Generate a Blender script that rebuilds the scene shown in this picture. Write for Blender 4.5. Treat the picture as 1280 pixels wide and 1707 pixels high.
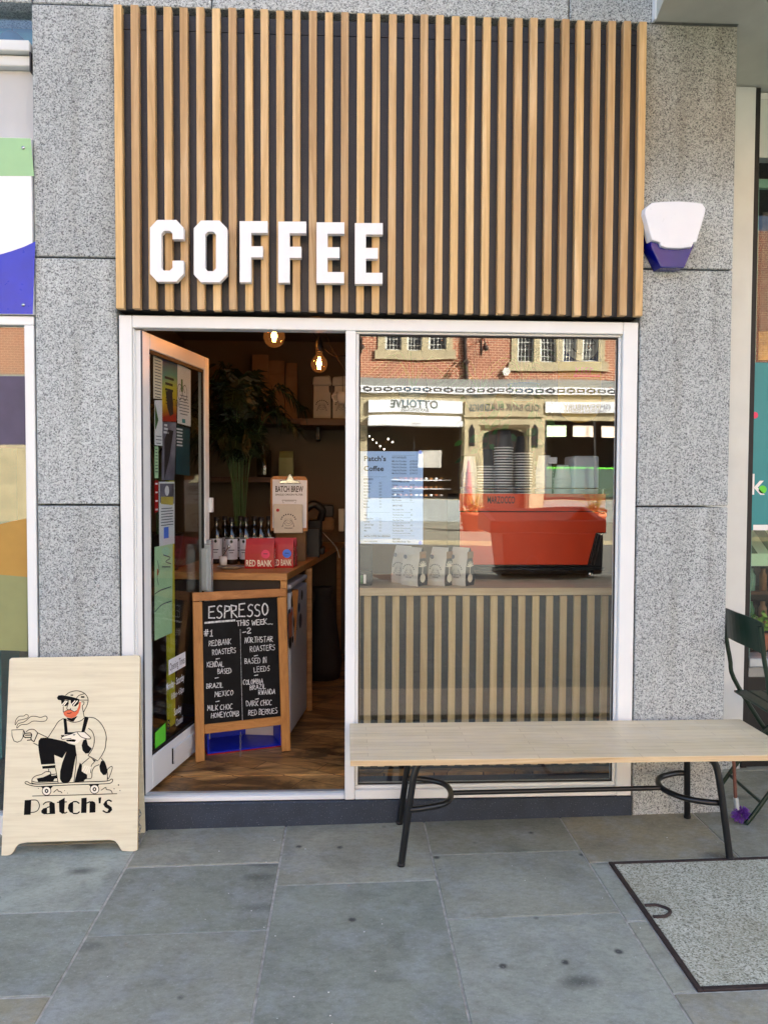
import bpy, bmesh, math, random
from mathutils import Vector, Matrix
rnd = random.Random(7)
for o in list(bpy.data.objects): bpy.data.objects.remove(o)
S = bpy.context.scene
COL = S.collection
R = math.radians
# ------------------------------------------------------------------ camera
F_PX = 1300.0
YAW, PIT, ROL = R(2.7722), R(-2.1019), R(0.2310)
CAM = Vector((0.0, -3.546, 1.568))
cF = Vector((math.sin(YAW)*math.cos(PIT), math.cos(YAW)*math.cos(PIT), math.sin(PIT)))
cR0 = Vector((math.cos(YAW), -math.sin(YAW), 0)); cU0 = cR0.cross(cF)
cR = math.cos(ROL)*cR0 + math.sin(ROL)*cU0; cU = -math.sin(ROL)*cR0 + math.cos(ROL)*cU0
cd = bpy.data.cameras.new('camera'); cam = bpy.data.objects.new('camera', cd); COL.objects.link(cam)
mw = Matrix((( cR.x, cU.x, -cF.x, CAM.x), (cR.y, cU.y, -cF.y, CAM.y), (cR.z, cU.z, -cF.z, CAM.z), (0, 0, 0, 1)))
cam.matrix_world = mw
cd.sensor_fit = 'HORIZONTAL'; cd.sensor_width = 36; cd.lens = 36*F_PX/1280; cd.clip_start = .05; cd.clip_end = 400
S.camera = cam
# ------------------------------------------------------------------ sky, sun, exposure
SUN_TO = Vector((1.35, 1.0, 0.95)).normalized()          # towards the sun: behind the shop, to the right
W = bpy.data.worlds.new('World'); S.world = W; W.use_nodes = True
nt = W.node_tree; bg = nt.nodes['Background']
sk = nt.nodes.new('ShaderNodeTexSky'); sk.sky_type = 'NISHITA'; sk.sun_disc = False
sk.sun_elevation = math.asin(SUN_TO.z); sk.sun_rotation = math.atan2(SUN_TO.x, SUN_TO.y)
sk.air_density = .8; sk.dust_density = 5.0; sk.ozone_density = 0.4
nt.links.new(sk.outputs[0], bg.inputs[0]); bg.inputs[1].default_value = 0.12
sd = bpy.data.lights.new('sun', 'SUN'); sd.energy = 5.0; sd.angle = R(.5); sd.color = (1, .985, .91)
so = bpy.data.objects.new('sun', sd); COL.objects.link(so); so.location = (10, 8, 12)
so.rotation_euler = (-SUN_TO).to_track_quat('-Z', 'Y').to_euler()
S.view_settings.view_transform = 'Standard'; S.view_settings.look = 'None'
S.view_settings.exposure = 2.65; S.view_settings.gamma = 1; S.view_settings.use_curve_mapping = False
S.render.engine = 'CYCLES'; S.cycles.max_bounces = 10; S.cycles.transparent_max_bounces = 16

# ------------------------------------------------------------------ geometry helpers
def V3(*a): return Vector(a)
def ray(px, py): return cF*F_PX + cR*(px-640) + cU*(853.5-py)
def wp(px, py, Y=0.0):
    "the point of the vertical plane y = Y that the photograph shows at px, py"
    d = ray(px, py); return CAM + d*((Y-CAM.y)/d.y)
def gp(px, py, Z):
    d = ray(px, py); return CAM + d*((Z-CAM.z)/d.z)
def wx(px, Y, py=806): return wp(px, py, Y).x
def wz(py, Y, px=577): return wp(px, py, Y).z

class Fr:
    "a plane with an origin, two axes and a normal"
    def __init__(s, P0, ex, ey):
        s.P = Vector(P0); s.x = Vector(ex).normalized(); s.y = Vector(ey).normalized(); s.n = s.x.cross(s.y).normalized(); s.y = s.n.cross(s.x).normalized()
    def at(s, u, v, h=0.0): return s.P + s.x*u + s.y*v + s.n*h
    def px(s, px, py):
        d = ray(px, py); t = (s.P-CAM).dot(s.n)/d.dot(s.n); q = CAM+d*t-s.P
        return (q.dot(s.x), q.dot(s.y))
UP = Fr((0, 0, 0), (1, 0, 0), (0, 0, 1))
def FRY(Y): return Fr((0, Y, 0), (1, 0, 0), (0, 0, 1))

def smooth(pts, n=5, closed=False):
    P = [Vector(p) for p in pts]; L = len(P); out = []
    if L < 3: return [tuple(p) for p in P]
    rng = range(L if closed else L-1)
    for i in rng:
        p0 = P[(i-1) % L] if (closed or i > 0) else P[0]*2-P[1]
        p1 = P[i]; p2 = P[(i+1) % L]
        p3 = P[(i+2) % L] if (closed or i+2 < L) else P[-1]*2-P[-2]
        for k in range(n):
            t = k/n
            out.append(tuple(.5*((2*p1)+(p2-p0)*t+(2*p0-5*p1+4*p2-p3)*t*t+(3*p1-p0-3*p2+p3)*t**3)))
    if not closed: out.append(tuple(P[-1]))
    return out

_txt = {}
def text_geo(s, bold=0.0, shear=0.0):
    k = (s, bold, shear)
    if k in _txt: return _txt[k]
    c = bpy.data.curves.new('t', 'FONT'); c.body = s; c.resolution_u = 2; c.offset = bold; c.fill_mode = 'BOTH'; c.shear = shear
    o = bpy.data.objects.new('t', c); COL.objects.link(o)
    dg = bpy.context.evaluated_depsgraph_get(); m = o.evaluated_get(dg).to_mesh()
    vs = [(v.co.x, v.co.y) for v in m.vertices]; fs = [tuple(p.vertices) for p in m.polygons]
    o.evaluated_get(dg).to_mesh_clear(); bpy.data.objects.remove(o); bpy.data.curves.remove(c)
    if vs:
        w = max(v[0] for v in vs)
    else: w = 0
    _txt[k] = (vs, fs, w); return _txt[k]

class MB:
    def __init__(s): s.v = []; s.f = []; s.mi = []; s.sm = []; s.mats = []
    def m(s, mat):
        if mat not in s.mats: s.mats.append(mat)
        return s.mats.index(mat)
    def add(s, vs, fs, mat, sm=False):
        b = len(s.v); s.v += [Vector(v) for v in vs]; i = s.m(mat)
        for f in fs: s.f.append(tuple(b+k for k in f)); s.mi.append(i); s.sm.append(sm)
        return s
    def box(s, x0, x1, y0, y1, z0, z1, mat):
        vs = [(x, y, z) for x in (x0, x1) for y in (y0, y1) for z in (z0, z1)]
        return s.add(vs, [(0, 1, 3, 2), (4, 6, 7, 5), (0, 4, 5, 1), (2, 3, 7, 6), (0, 2, 6, 4), (1, 5, 7, 3)], mat)
    def obox(s, fr, u0, u1, v0, v1, h0, h1, mat):
        vs = [fr.at(u, v, h) for u in (u0, u1) for v in (v0, v1) for h in (h0, h1)]
        return s.add(vs, [(0, 1, 3, 2), (4, 6, 7, 5), (0, 4, 5, 1), (2, 3, 7, 6), (0, 2, 6, 4), (1, 5, 7, 3)], mat)
    def hexa(s, low, high, mat):
        n = len(low); vs = list(low)+list(high)
        fs = [tuple(range(n-1, -1, -1)), tuple(range(n, 2*n))]+[(i, (i+1) % n, n+(i+1) % n, n+i) for i in range(n)]
        return s.add(vs, fs, mat)
    def prism(s, fr, poly, h0, h1, mat, side=None):
        n = len(poly); vs = [fr.at(u, v, h0) for u, v in poly]+[fr.at(u, v, h1) for u, v in poly]
        s.add(vs, [tuple(range(n-1, -1, -1)), tuple(range(n, 2*n))], mat)
        return s.add(vs, [(i, (i+1) % n, n+(i+1) % n, n+i) for i in range(n)], side or mat)
    def ring(s, fr, outer, inner, h0, h1, mat):
        n = len(outer); vs = [fr.at(*p, h) for p in outer for h in (h0,)]+[fr.at(*p, h0) for p in inner]+[fr.at(*p, h1) for p in outer]+[fr.at(*p, h1) for p in inner]
        fs = []
        for i in range(n):
            j = (i+1) % n
            fs += [(2*n+i, 2*n+j, 3*n+j, 3*n+i), (i, n+i, n+j, j), (i, j, 2*n+j, 2*n+i), (n+i, 3*n+i, 3*n+j, n+j)]
        return s.add(vs, fs, mat)
    def tube(s, pts, r, mat, n=10, cap=True, r2=None):
        P = [Vector(p) for p in pts]; L = len(P); rings = []; prev = None
        for i, p in enumerate(P):
            t = (P[min(i+1, L-1)]-P[max(i-1, 0)]).normalized()
            if prev is None:
                a = Vector((0, 0, 1)) if abs(t.z) < .9 else Vector((1, 0, 0)); u = t.cross(a).normalized()
            else: u = (prev-t*prev.dot(t)).normalized()
            prev = u; w = t.cross(u)
            rr = (r+(r2-r)*i/(L-1)) if r2 is not None else (r[i] if isinstance(r, (list, tuple)) else r)
            rings.append([p+(u*math.cos(2*math.pi*k/n)+w*math.sin(2*math.pi*k/n))*rr for k in range(n)])
        vs = [q for g in rings for q in g]; fs = []
        for i in range(L-1):
            for k in range(n): fs.append((i*n+k, i*n+(k+1) % n, (i+1)*n+(k+1) % n, (i+1)*n+k))
        s.add(vs, fs, mat, True)
        if cap: s.add(rings[0]+rings[-1], [tuple(range(n-1, -1, -1)), tuple(range(n, 2*n))], mat)
        return s
    def lathe(s, c, prof, mat, n=20, sm=True):
        c = Vector(c); vs = []; fs = []
        for r, z in prof:
            for k in range(n): a = 2*math.pi*k/n; vs.append(c+Vector((r*math.cos(a), r*math.sin(a), z)))
        for i in range(len(prof)-1):
            for k in range(n): fs.append((i*n+k, i*n+(k+1) % n, (i+1)*n+(k+1) % n, (i+1)*n+k))
        return s.add(vs, fs, mat, sm)
    def ball(s, c, r, mat, n=14, m=8, sc=(1, 1, 1)):
        c = Vector(c); pr = [(max(1e-4, math.sin(math.pi*i/m)), -math.cos(math.pi*i/m)) for i in range(m+1)]
        vs = [c+Vector((p[0]*math.cos(2*math.pi*k/n)*r*sc[0], p[0]*math.sin(2*math.pi*k/n)*r*sc[1], p[1]*r*sc[2])) for p in pr for k in range(n)]
        return s.add(vs, [(i*n+k, i*n+(k+1) % n, (i+1)*n+(k+1) % n, (i+1)*n+k) for i in range(m) for k in range(n)], mat, True)
    # flat print
    def fill(s, fr, poly, mat, h=.0006): return s.add([fr.at(u, v, h) for u, v in poly], [tuple(range(len(poly)))], mat)
    def rect(s, fr, u0, v0, u1, v1, mat, h=.0006): return s.fill(fr, [(u0, v0), (u1, v0), (u1, v1), (u0, v1)], mat, h)
    def disc(s, fr, u, v, r, mat, h=.0006, n=18): return s.fill(fr, [(u+r*math.cos(2*math.pi*k/n), v+r*math.sin(2*math.pi*k/n)) for k in range(n)], mat, h)
    def stroke(s, fr, pts, w, mat, h=.0008, closed=False):
        P = [Vector(p) for p in pts]; P = [p for i, p in enumerate(P) if i == 0 or (p-P[i-1]).length > 1e-6]; L = len(P)
        if L < 2: return s
        vs = []
        for i, p in enumerate(P):
            if closed: a = P[(i-1) % L]; b = P[(i+1) % L]
            else: a = P[max(i-1, 0)]; b = P[min(i+1, L-1)]
            t = (b-a)
            if t.length < 1e-9: t = Vector((1, 0))
            t.normalize(); nn = Vector((-t.y, t.x))*w*.5
            vs += [fr.at(*(p+nn), h), fr.at(*(p-nn), h)]
        fs = [(2*i, 2*i+1, 2*((i+1) % L)+1, 2*((i+1) % L)) for i in range(L if closed else L-1)]
        return s.add(vs, fs, mat)
    def text(s, fr, t, u, v, size, mat, bold=0.0, sx=1.0, h=.0008, align='L', width=None, flip=False, shear=0.0):
        vs, fs, w = text_geo(t, bold, shear)
        if not vs: return s
        if width: sx = width/(w*size)
        if align == 'C': u -= w*size*sx/2
        if align == 'R': u -= w*size*sx
        return s.add([fr.at(u+(a*size*sx if not flip else (w-a)*size*sx), v+b*size, h) for a, b in vs], fs, mat)
    def build(s, name, parent=None, origin=None, bevel=0.0, seg=1, loc=None):
        org = Vector(origin) if origin is not None else (worg(parent) if parent else Vector((0, 0, 0)))
        me = bpy.data.meshes.new(name); me.from_pydata([v-org for v in s.v], [], s.f)
        for mt in s.mats: me.materials.append(mt)
        me.polygons.foreach_set('material_index', s.mi); me.polygons.foreach_set('use_smooth', s.sm)
        if bevel:
            bm = bmesh.new(); bm.from_mesh(me); bmesh.ops.remove_doubles(bm, verts=bm.verts, dist=1e-6); bmesh.ops.recalc_face_normals(bm, faces=bm.faces)
            ed = [e for e in bm.edges if len(e.link_faces) == 2 and e.calc_face_angle(0) > .6]
            bmesh.ops.bevel(bm, geom=ed, offset=bevel, segments=seg, profile=.7, affect='EDGES', clamp_overlap=True); bm.to_mesh(me); bm.free()
        me.update()
        o = bpy.data.objects.new(name, me); COL.objects.link(o)
        if parent: o.parent = parent; o.location = org-worg(parent)
        else: o.location = org
        return o
def worg(o):
    p = Vector((0, 0, 0))
    while o: p += o.location; o = o.parent
    return p
def tag(o, label=None, cat=None, group=None, kind=None):
    if label: o['label'] = label
    if cat: o['category'] = cat
    if group: o['group'] = group
    if kind: o['kind'] = kind
    return o
def thing(name, loc, label, cat, group=None):
    o = bpy.data.objects.new(name, None); COL.objects.link(o); o.location = loc; o.empty_display_size = .1
    return tag(o, label, cat, group)
def clone(o, parent=None, loc=None, rz=None, label=None):
    kids = list(o.children); c = o.copy(); COL.objects.link(c); c.parent = parent
    if loc is not None: c.location = loc
    if rz is not None: c.rotation_euler.z = rz
    if label: c['label'] = label
    for k in kids: clone(k, c)
    return c

# ------------------------------------------------------------------ materials
def lin(c):
    if isinstance(c, str):
        c = [int(c[i:i+2], 16)/255 for i in (0, 2, 4)]
        return tuple(x/12.92 if x <= .04045 else ((x+.055)/1.055)**2.4 for x in c)
    return c
class NT:
    def __init__(s, name):
        s.mat = bpy.data.materials.new(name); s.mat.use_nodes = True; s.t = s.mat.node_tree; s.b = s.t.nodes['Principled BSDF']
        s.tc = s.t.nodes.new('ShaderNodeTexCoord'); s.oi = None
    def n(s, typ, **kw):
        x = s.t.nodes.new('ShaderNode'+typ)
        for k, v in kw.items():
            if k.startswith('i_'):
                key = k[2:]; key = int(key) if key.isdigit() else key.replace('_', ' ')
                s.set(x.inputs[key], v)
            else: setattr(x, k, v)
        return x
    def set(s, sock, v):
        if hasattr(v, 'is_linked') or isinstance(v, bpy.types.NodeSocket): s.t.links.new(v, sock)
        elif isinstance(v, (tuple, list)) and len(v) == 3 and sock.type == 'RGBA': sock.default_value = (*v, 1)
        else: sock.default_value = v
    def coord(s, scale=(1, 1, 1), rot=(0, 0, 0), rand=False):
        src = s.tc.outputs['Object']
        if rand:
            r = s.random(); m = s.n('Math', operation='MULTIPLY', i_0=r, i_1=37.0)
            a = s.n('VectorMath', operation='ADD'); s.set(a.inputs[0], src); c = s.n('CombineXYZ', i_0=m.outputs[0], i_1=m.outputs[0], i_2=m.outputs[0]); s.set(a.inputs[1], c.outputs[0]); src = a.outputs[0]
        mp = s.n('Mapping'); s.set(mp.inputs[0], src); mp.inputs['Scale'].default_value = scale; mp.inputs['Rotation'].default_value = rot
        return mp.outputs[0]
    def random(s):
        if not s.oi: s.oi = s.n('ObjectInfo')
        return s.oi.outputs['Random']
    def noise(s, vec, scale, detail=4, rough=.55, dist=0):
        x = s.n('TexNoise', i_Scale=scale, i_Detail=detail, i_Roughness=rough, i_Distortion=dist); s.set(x.inputs['Vector'], vec); return x.outputs['Fac']
    def vor(s, vec, scale, out='Color', feature='F1'):
        x = s.n('TexVoronoi', feature=feature, i_Scale=scale); s.set(x.inputs['Vector'], vec); return x.outputs[out]
    def ramp(s, fac, stops, interp='LINEAR'):
        x = s.n('ValToRGB'); x.color_ramp.interpolation = interp; s.set(x.inputs[0], fac)
        e = x.color_ramp.elements
        while len(e) < len(stops): e.new(.5)
        for el, (p, c) in zip(e, stops): el.position = p; c = lin(c) if not isinstance(c, (int, float)) else (c, c, c); el.color = (*c, 1)
        return x.outputs[0]
    def mix(s, a, b, fac, mode='MIX'):
        x = s.n('Mix', data_type='RGBA', blend_type=mode); s.set(x.inputs[0], fac)
        s.set(x.inputs[6], lin(a) if isinstance(a, str) else a); s.set(x.inputs[7], lin(b) if isinstance(b, str) else b); return x.outputs[2]
    def bump(s, h, strength=.3, dist=.002):
        x = s.n('Bump', i_Strength=strength, i_Distance=dist); s.set(x.inputs['Height'], h); s.set(s.b.inputs['Normal'], x.outputs[0])
    def out(s, col, rough=.6, metal=0, spec=None):
        s.set(s.b.inputs['Base Color'], lin(col) if isinstance(col, str) else col); s.set(s.b.inputs['Roughness'], rough); s.b.inputs['Metallic'].default_value = metal
        if spec is not None: s.b.inputs['Specular IOR Level'].default_value = spec
        return s.mat
def flat(name, c, rough=.6, metal=0, var=.08, sc=12, bump=0, bsc=120, rand=0, spec=None):
    t = NT(name); c = lin(c); v = t.coord()
    nz = t.noise(v, sc, 5)
    lo = tuple(x*(1-var) for x in c); hi = tuple(min(1, x*(1+var)) for x in c)
    col = t.ramp(nz, [(.3, lo), (.7, hi)])
    if rand:
        rr = t.n('MapRange', i_0=t.random(), i_3=1-rand, i_4=1+rand*.6); hs = t.n('HueSaturation'); t.set(hs.inputs['Value'], rr.outputs[0]); t.set(hs.inputs['Color'], col); col = hs.outputs[0]
    if bump: t.bump(t.noise(v, bsc, 3), bump)
    rg = t.n('MapRange', i_0=t.noise(v, sc*3, 3), i_3=max(.03, rough-.07), i_4=min(1, rough+.07))
    return t.out(col, rg.outputs[0], metal, spec)
def wood(name, c0, c1, c2, along='z', scale=1.0, rough=.5, rand=.18, bump=.15):
    t = NT(name); sc = {'x': (1.2, 26, 26), 'z': (26, 26, 1.2), 'y': (26, 1.2, 26)}[along]
    v = t.coord(tuple(k*scale for k in sc), rand=True)
    a = t.noise(v, 1.0, 6, .6, 1.2)
    sc2 = {'x': (6, 240, 240), 'z': (240, 240, 6), 'y': (240, 6, 240)}[along]
    f = t.noise(t.coord(tuple(k*scale for k in sc2), rand=True), 1.0, 3, .6)
    col = t.ramp(a, [(.28, c0), (.5, c1), (.72, c2)])
    col = t.mix(col, (.35, .3, .25), t.ramp(f, [(.55, 0.0), (.8, .35)]), 'MULTIPLY')
    rr = t.n('MapRange', i_0=t.random(), i_3=1-rand, i_4=1+rand*.5); hs = t.n('HueSaturation'); t.set(hs.inputs['Value'], rr.outputs[0])
    r2 = t.n('MapRange', i_0=t.random(), i_3=.496, i_4=.504); t.set(hs.inputs['Hue'], r2.outputs[0]); t.set(hs.inputs['Color'], col)
    t.bump(f, bump, .001); return t.out(hs.outputs[0], rough)
def emit(name, c, s):
    t = NT(name); t.b.inputs['Emission Color'].default_value = (*lin(c), 1); t.b.inputs['Emission Strength'].default_value = s; return t.out(c, .5)
def granite(name, tan=0.0):
    t = NT(name); v = t.coord()
    cell = t.vor(v, 210)
    sp = t.n('SeparateColor'); t.set(sp.inputs[0], cell)
    col = t.ramp(sp.outputs[0], [(0, '5c6264'), (.16, '7e8686'), (.34, '9ea5a5'), (.6, 'b4bcbb'), (.9, 'c8d0ce')], 'LINEAR')
    c2 = t.n('SeparateColor'); t.set(c2.inputs[0], t.vor(t.coord((1, 1, 1), (.4, .3, .2)), 150)); col = t.mix(col, (.05, .05, .055), t.ramp(c2.outputs[0], [(.90, 0.0), (.96, .7)]))
    c3 = t.n('SeparateColor'); t.set(c3.inputs[0], t.vor(v, 340)); col = t.mix(col, (.75, .77, .78), t.ramp(c3.outputs[0], [(.6, 0.0), (.9, .5)]))
    hs = t.n('HueSaturation'); rr = t.n('MapRange', i_0=t.random(), i_3=.88, i_4=1.04); t.set(hs.inputs['Value'], rr.outputs[0]); t.set(hs.inputs['Color'], col); col = hs.outputs[0]
    big = t.noise(v, 2.2, 5, .6); col = t.mix(col, (.78, .78, .79), t.ramp(big, [(.35, .55), (.7, 0.0)]), 'MULTIPLY')
    if tan:  # warm shade below the overhang, painted into the upper part of the block
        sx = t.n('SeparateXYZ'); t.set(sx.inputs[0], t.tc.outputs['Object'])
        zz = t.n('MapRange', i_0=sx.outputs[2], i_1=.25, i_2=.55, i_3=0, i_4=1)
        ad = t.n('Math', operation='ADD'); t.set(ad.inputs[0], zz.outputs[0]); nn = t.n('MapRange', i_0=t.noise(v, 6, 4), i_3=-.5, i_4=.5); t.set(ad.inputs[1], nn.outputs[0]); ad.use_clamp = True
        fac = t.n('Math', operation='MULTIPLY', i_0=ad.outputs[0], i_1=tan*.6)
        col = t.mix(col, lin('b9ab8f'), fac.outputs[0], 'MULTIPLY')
    streak = t.noise(t.coord((9, 9, .5)), 1, 4, .6); col = t.mix(col, (.55, .52, .46), t.ramp(streak, [(.54, 0.0), (.8, .5)]), 'MULTIPLY')
    t.bump(sp.outputs[1], .5, .0015); return t.out(col, .75)
M = {}
M['granite'] = granite('granite'); M['granite_shade_tan'] = granite('granite_painted_shade', 1.0)
# paving: sawn sandstone, tone differs from slab to slab
t = NT('sandstone_paving'); v = t.coord(rand=True)
tone = t.ramp(t.random(), [(0, 'acb2a4'), (.2, '8f9080'), (.4, 'aaab98'), (.6, '999278'), (.8, '8a8f80'), (1, 'b0b6a8')])
col = t.mix(tone, '5c5f57', t.ramp(t.noise(v, 3.2, 6, .65, .6), [(.40, 0.0), (.75, .6)]))
col = t.mix(col, 'a2a7a6', t.ramp(t.noise(v, 6.5, 6, .65), [(.48, 0.0), (.78, .7)]))
col = t.mix(col, (.62, .6, .55), t.ramp(t.noise(t.coord((14, 45, 14), (0, 0, .5), True), 1, 5, .7), [(.5, 0.0), (.8, .5)]), 'MULTIPLY')
def spots(t, v, sc, r0, r1, thr, c, amt, col):
    d = t.vor(v, sc, 'Distance'); cc = t.n('SeparateColor'); t.set(cc.inputs[0], t.vor(v, sc, 'Color'))
    wob = t.n('MapRange', i_0=t.noise(v, sc*4, 3), i_3=-.02, i_4=.02); ad = t.n('Math', operation='ADD'); t.set(ad.inputs[0], d); t.set(ad.inputs[1], wob.outputs[0])
    a = t.ramp(ad.outputs[0], [(r0, amt), (r1, 0.0)]); g = t.ramp(cc.outputs[0], [(thr, 0.0), (thr+.02, 1.0)]); m = t.n('Math', operation='MULTIPLY'); t.set(m.inputs[0], a); t.set(m.inputs[1], g); return t.mix(col, c, m.outputs[0])
col = spots(t, v, 5.0, .04, .09, .35, '2c2d2f', .85, col)
col = spots(t, t.coord((1.0, 1.9, 1), (0, 0, .4), True), 2.4, .05, .20, .25, '3b3b38', .7, col)
col = spots(t, v, 15, .04, .08, .85, '35363a', .7, col)
col = t.mix(col, 'c9c9c4', t.ramp(t.noise(v, 160, 2, .5), [(.76, 0.0), (.80, .6)]))
col = t.mix(col, (.55, .55, .55), t.ramp(t.noise(v, 260, 3), [(.5, 0.0), (.8, .4)]), 'MULTIPLY')
t.bump(t.noise(v, 60, 6, .7), .35, .003); col = t.mix(col, (.72, .72, .70), t.ramp(t.noise(t.coord((34, 52, 40), (0, 0, .5), True), 1, 6, .75), [(.45, 0.0), (.66, .75)]), 'MULTIPLY'); col = t.mix(col, 'b0b4ae', t.ramp(t.noise(v, 90, 4, .7), [(.56, 0.0), (.72, .45)])); M['paving'] = t.out(col, .72)
M['joint'] = flat('mortar_joint', 'aeaba0', .9, var=.35, sc=30, bump=.4)
M['joint_dark'] = flat('dirty_joint', '6c6a64', .9, var=.4, sc=20, bump=.4)
t = NT('exposed_aggregate'); v = t.coord(); c = t.vor(v, 190); sp = t.n('SeparateColor'); t.set(sp.inputs[0], c)
col = t.ramp(sp.outputs[0], [(0, '5f5e50'), (.2, '9a9a86'), (.6, 'b8b9a6'), (1, 'd2d2c2')]); col = t.mix(col, '8d876c', t.ramp(t.noise(v, 3, 4), [(.4, 0.0), (.7, .5)]))
vd = t.vor(v, 5, 'Distance'); col = t.mix(col, '3a3c3e', t.ramp(vd, [(0.05, .85), (.075, 0.0)]))
t.bump(sp.outputs[1], .6, .003); M['aggregate'] = t.out(col, .85)
M['iron'] = flat('rusty_iron', '3b302c', .7, .3, var=.3, sc=40, bump=.4)
# battens and other timber
M['oak'] = wood('oak_batten', 'b9935c', 'd0ab76', 'e4c697', 'z', rand=.26)
M['oak_pale'] = wood('pale_oak', 'b79a68', 'c8ad7c', 'd6bd8f', 'z', rand=.1)
M['oak_ledge'] = wood('oak_ledge', 'b39a72', 'c6ae86', 'd2bd97', 'x', rand=.05)
M['oak_counter'] = wood('oak_counter', '9a6a35', 'b98448', 'c9975a', 'x', rand=.05)
M['pine'] = wood('stained_pine', '94602c', 'ae7438', 'bf8648', 'z', rand=.1)
M['pine_x'] = wood('stained_pine_rail', '94602c', 'ae7438', 'bf8648', 'x', rand=.1)
t = NT('bench_butcher_block'); v = t.coord((1, 1, 1)); br = t.n('TexBrick', i_Scale=1.0, i_Mortar_Size=.0008, i_Bias=0.0); br.offset = .37; br.inputs['Brick Width'].default_value = .42; br.inputs['Row Height'].default_value = .042
t.set(br.inputs['Vector'], v); t.set(br.inputs['Color1'], lin('e6d4ae')); t.set(br.inputs['Color2'], lin('dac8a0')); t.set(br.inputs['Mortar'], lin('b59a70'))
col = t.mix(br.outputs[0], 'd9cbb4', t.ramp(t.noise(v, 5, 5, .7), [(.45, 0.0), (.75, .7)])); g = t.noise(t.coord((6, 160, 160)), 1, 4, .6)
col = t.mix(col, (.5, .45, .4), t.ramp(g, [(.5, 0.0), (.8, .5)]), 'MULTIPLY'); col = t.mix(col, '6f6455', t.ramp(t.noise(v, 26, 5, .75), [(.66, 0.0), (.76, .45)]))
t.bump(g, .12, .001); M['bench_top'] = t.out(col, t.ramp(t.noise(v, 9, 3), [(.3, .3), (.7, .55)]))
M['bench_edge'] = wood('bench_edge', 'c0a274', 'd2b88e', 'dec8a0', 'x', rand=.03)
t = NT('birch_ply'); v = t.coord((3, 3, 60)); col = t.ramp(t.noise(v, 1, 5, .6), [(.3, 'd6ccae'), (.6, 'e2dabd')]); col = t.mix(col, '9c9686', t.ramp(t.noise(t.coord((7, 7, 26)), 1, 6, .7), [(.56, 0.0), (.86, .28)])); M['ply'] = t.out(col, .55)
M['ply_edge'] = flat('ply_edge', 'b59263', .7, var=.25, sc=60)
t = NT('laminate_floor'); v = t.coord(rot=(0, 0, .5)); br = t.n('TexBrick', i_Scale=1.0, i_Mortar_Size=.002); br.inputs['Brick Width'].default_value = .6; br.inputs['Row Height'].default_value = .12
t.set(br.inputs['Vector'], v); t.set(br.inputs['Color1'], lin('dfae6c')); t.set(br.inputs['Color2'], lin('c08a4a')); t.set(br.inputs['Mortar'], lin('38230f'))
col = t.mix(br.outputs[0], '352414', t.ramp(t.noise(t.coord((1.6, 4, 1), (0, 0, .35)), 1.6, 6, .68, .8), [(.38, 0.0), (.6, .85)])); g = t.noise(t.coord((5, 60, 1), (0, 0, .5)), 1, 5, .65); col = t.mix(col, (.4, .3, .2), t.ramp(g, [(.45, 0.0), (.75, .7)]), 'MULTIPLY')
t.bump(g, .1, .001); M['floor'] = t.out(col, .38)
# paint, plastic, metal
M['white'] = flat('white_upvc', (.79, .82, .82), .35, var=.03, sc=3)
M['white_warm'] = flat('weathered_white_paint', 'd8dcda', .5, var=.06, sc=4, bump=.05)
M['letter'] = flat('white_acrylic', (.86, .86, .86), .4, var=.01)
t = NT('charcoal_board'); v = t.coord(); col = t.mix('1b1e23', '282d36', t.noise(v, 3, 4)); col = t.mix(col, 'a0a6b4', t.ramp(t.noise(v, 520, 1, .4), [(.74, 0.0), (.78, .6)])); M['charcoal'] = t.out(col, .45)
t = NT('plinth_granite'); v = t.coord(); col = t.mix('1f2732', '354152', t.noise(v, 12, 6)); col = t.mix(col, '8e949e', t.ramp(t.noise(v, 190, 2, .4), [(.64, 0.0), (.72, .6)])); M['plinth'] = t.out(col, .5)
M['rubber'] = flat('black_gasket', '131315', .6, var=.1)
M['gasket'] = flat('grey_gasket', '4a4a50', .7, var=.2, sc=50)
M['black_metal'] = flat('black_powder_coat', '0d0e11', .32, var=.1, sc=20, spec=.6)
M['plaster'] = flat('painted_render', 'c2c4b8', .85, var=.12, sc=3, bump=.35, bsc=30)
M['green_metal'] = flat('dark_green_metal', '09281a', .4, var=.15)
M['alu'] = flat('brushed_aluminium', 'b9c3cc', .35, .6, var=.05)
M['chrome'] = flat('chrome', 'c8c8c8', .15, 1.0, var=.02)
M['galv'] = flat('galvanised_chain', '8d9092', .4, .9, var=.1)
M['blue_pl'] = flat('blue_crate_plastic', '0828c8', .4, var=.06)
M['red_pl'] = flat('red_crate_plastic', 'b01818', .4, var=.06)
M['siren_white'] = flat('white_polycarbonate', 'e6e9ee', .3, var=.01)
M['siren_blue'] = flat('blue_polycarbonate', '020a78', .12, var=.1)
M['black'] = flat('black_print', '050506', .7, var=.1, spec=.15)
M['ink'] = flat('dark_ink', '26262c', .7, var=.05)
M['ink_soft'] = flat('grey_ink', '50566a', .7, var=.05)
M['beard'] = flat('orange_red_print', 'd9613a', .5, var=.03)
M['cream'] = flat('cream_print', 'eee6d0', .6, var=.02)
t = NT('chalkboard'); v = t.coord(); col = t.mix('0b0c0e', '191b1e', t.ramp(t.noise(v, 7, 6, .7), [(.45, 0.0), (.75, 1.0)])); M['slate'] = t.out(col, .6, spec=.15)
t = NT('chalk'); v = t.coord(); M['chalk'] = t.out(t.mix('9aa0a4', 'e8eaec', t.ramp(t.noise(v, 90, 4, .7), [(.35, 0.0), (.6, 1.0)])), .9)
M['paper'] = flat('white_paper', 'e6eaf2', .7, var=.02)
M['menu_blue'] = flat('pale_blue_paper', 'a9c6ee', .6, var=.02)
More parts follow.
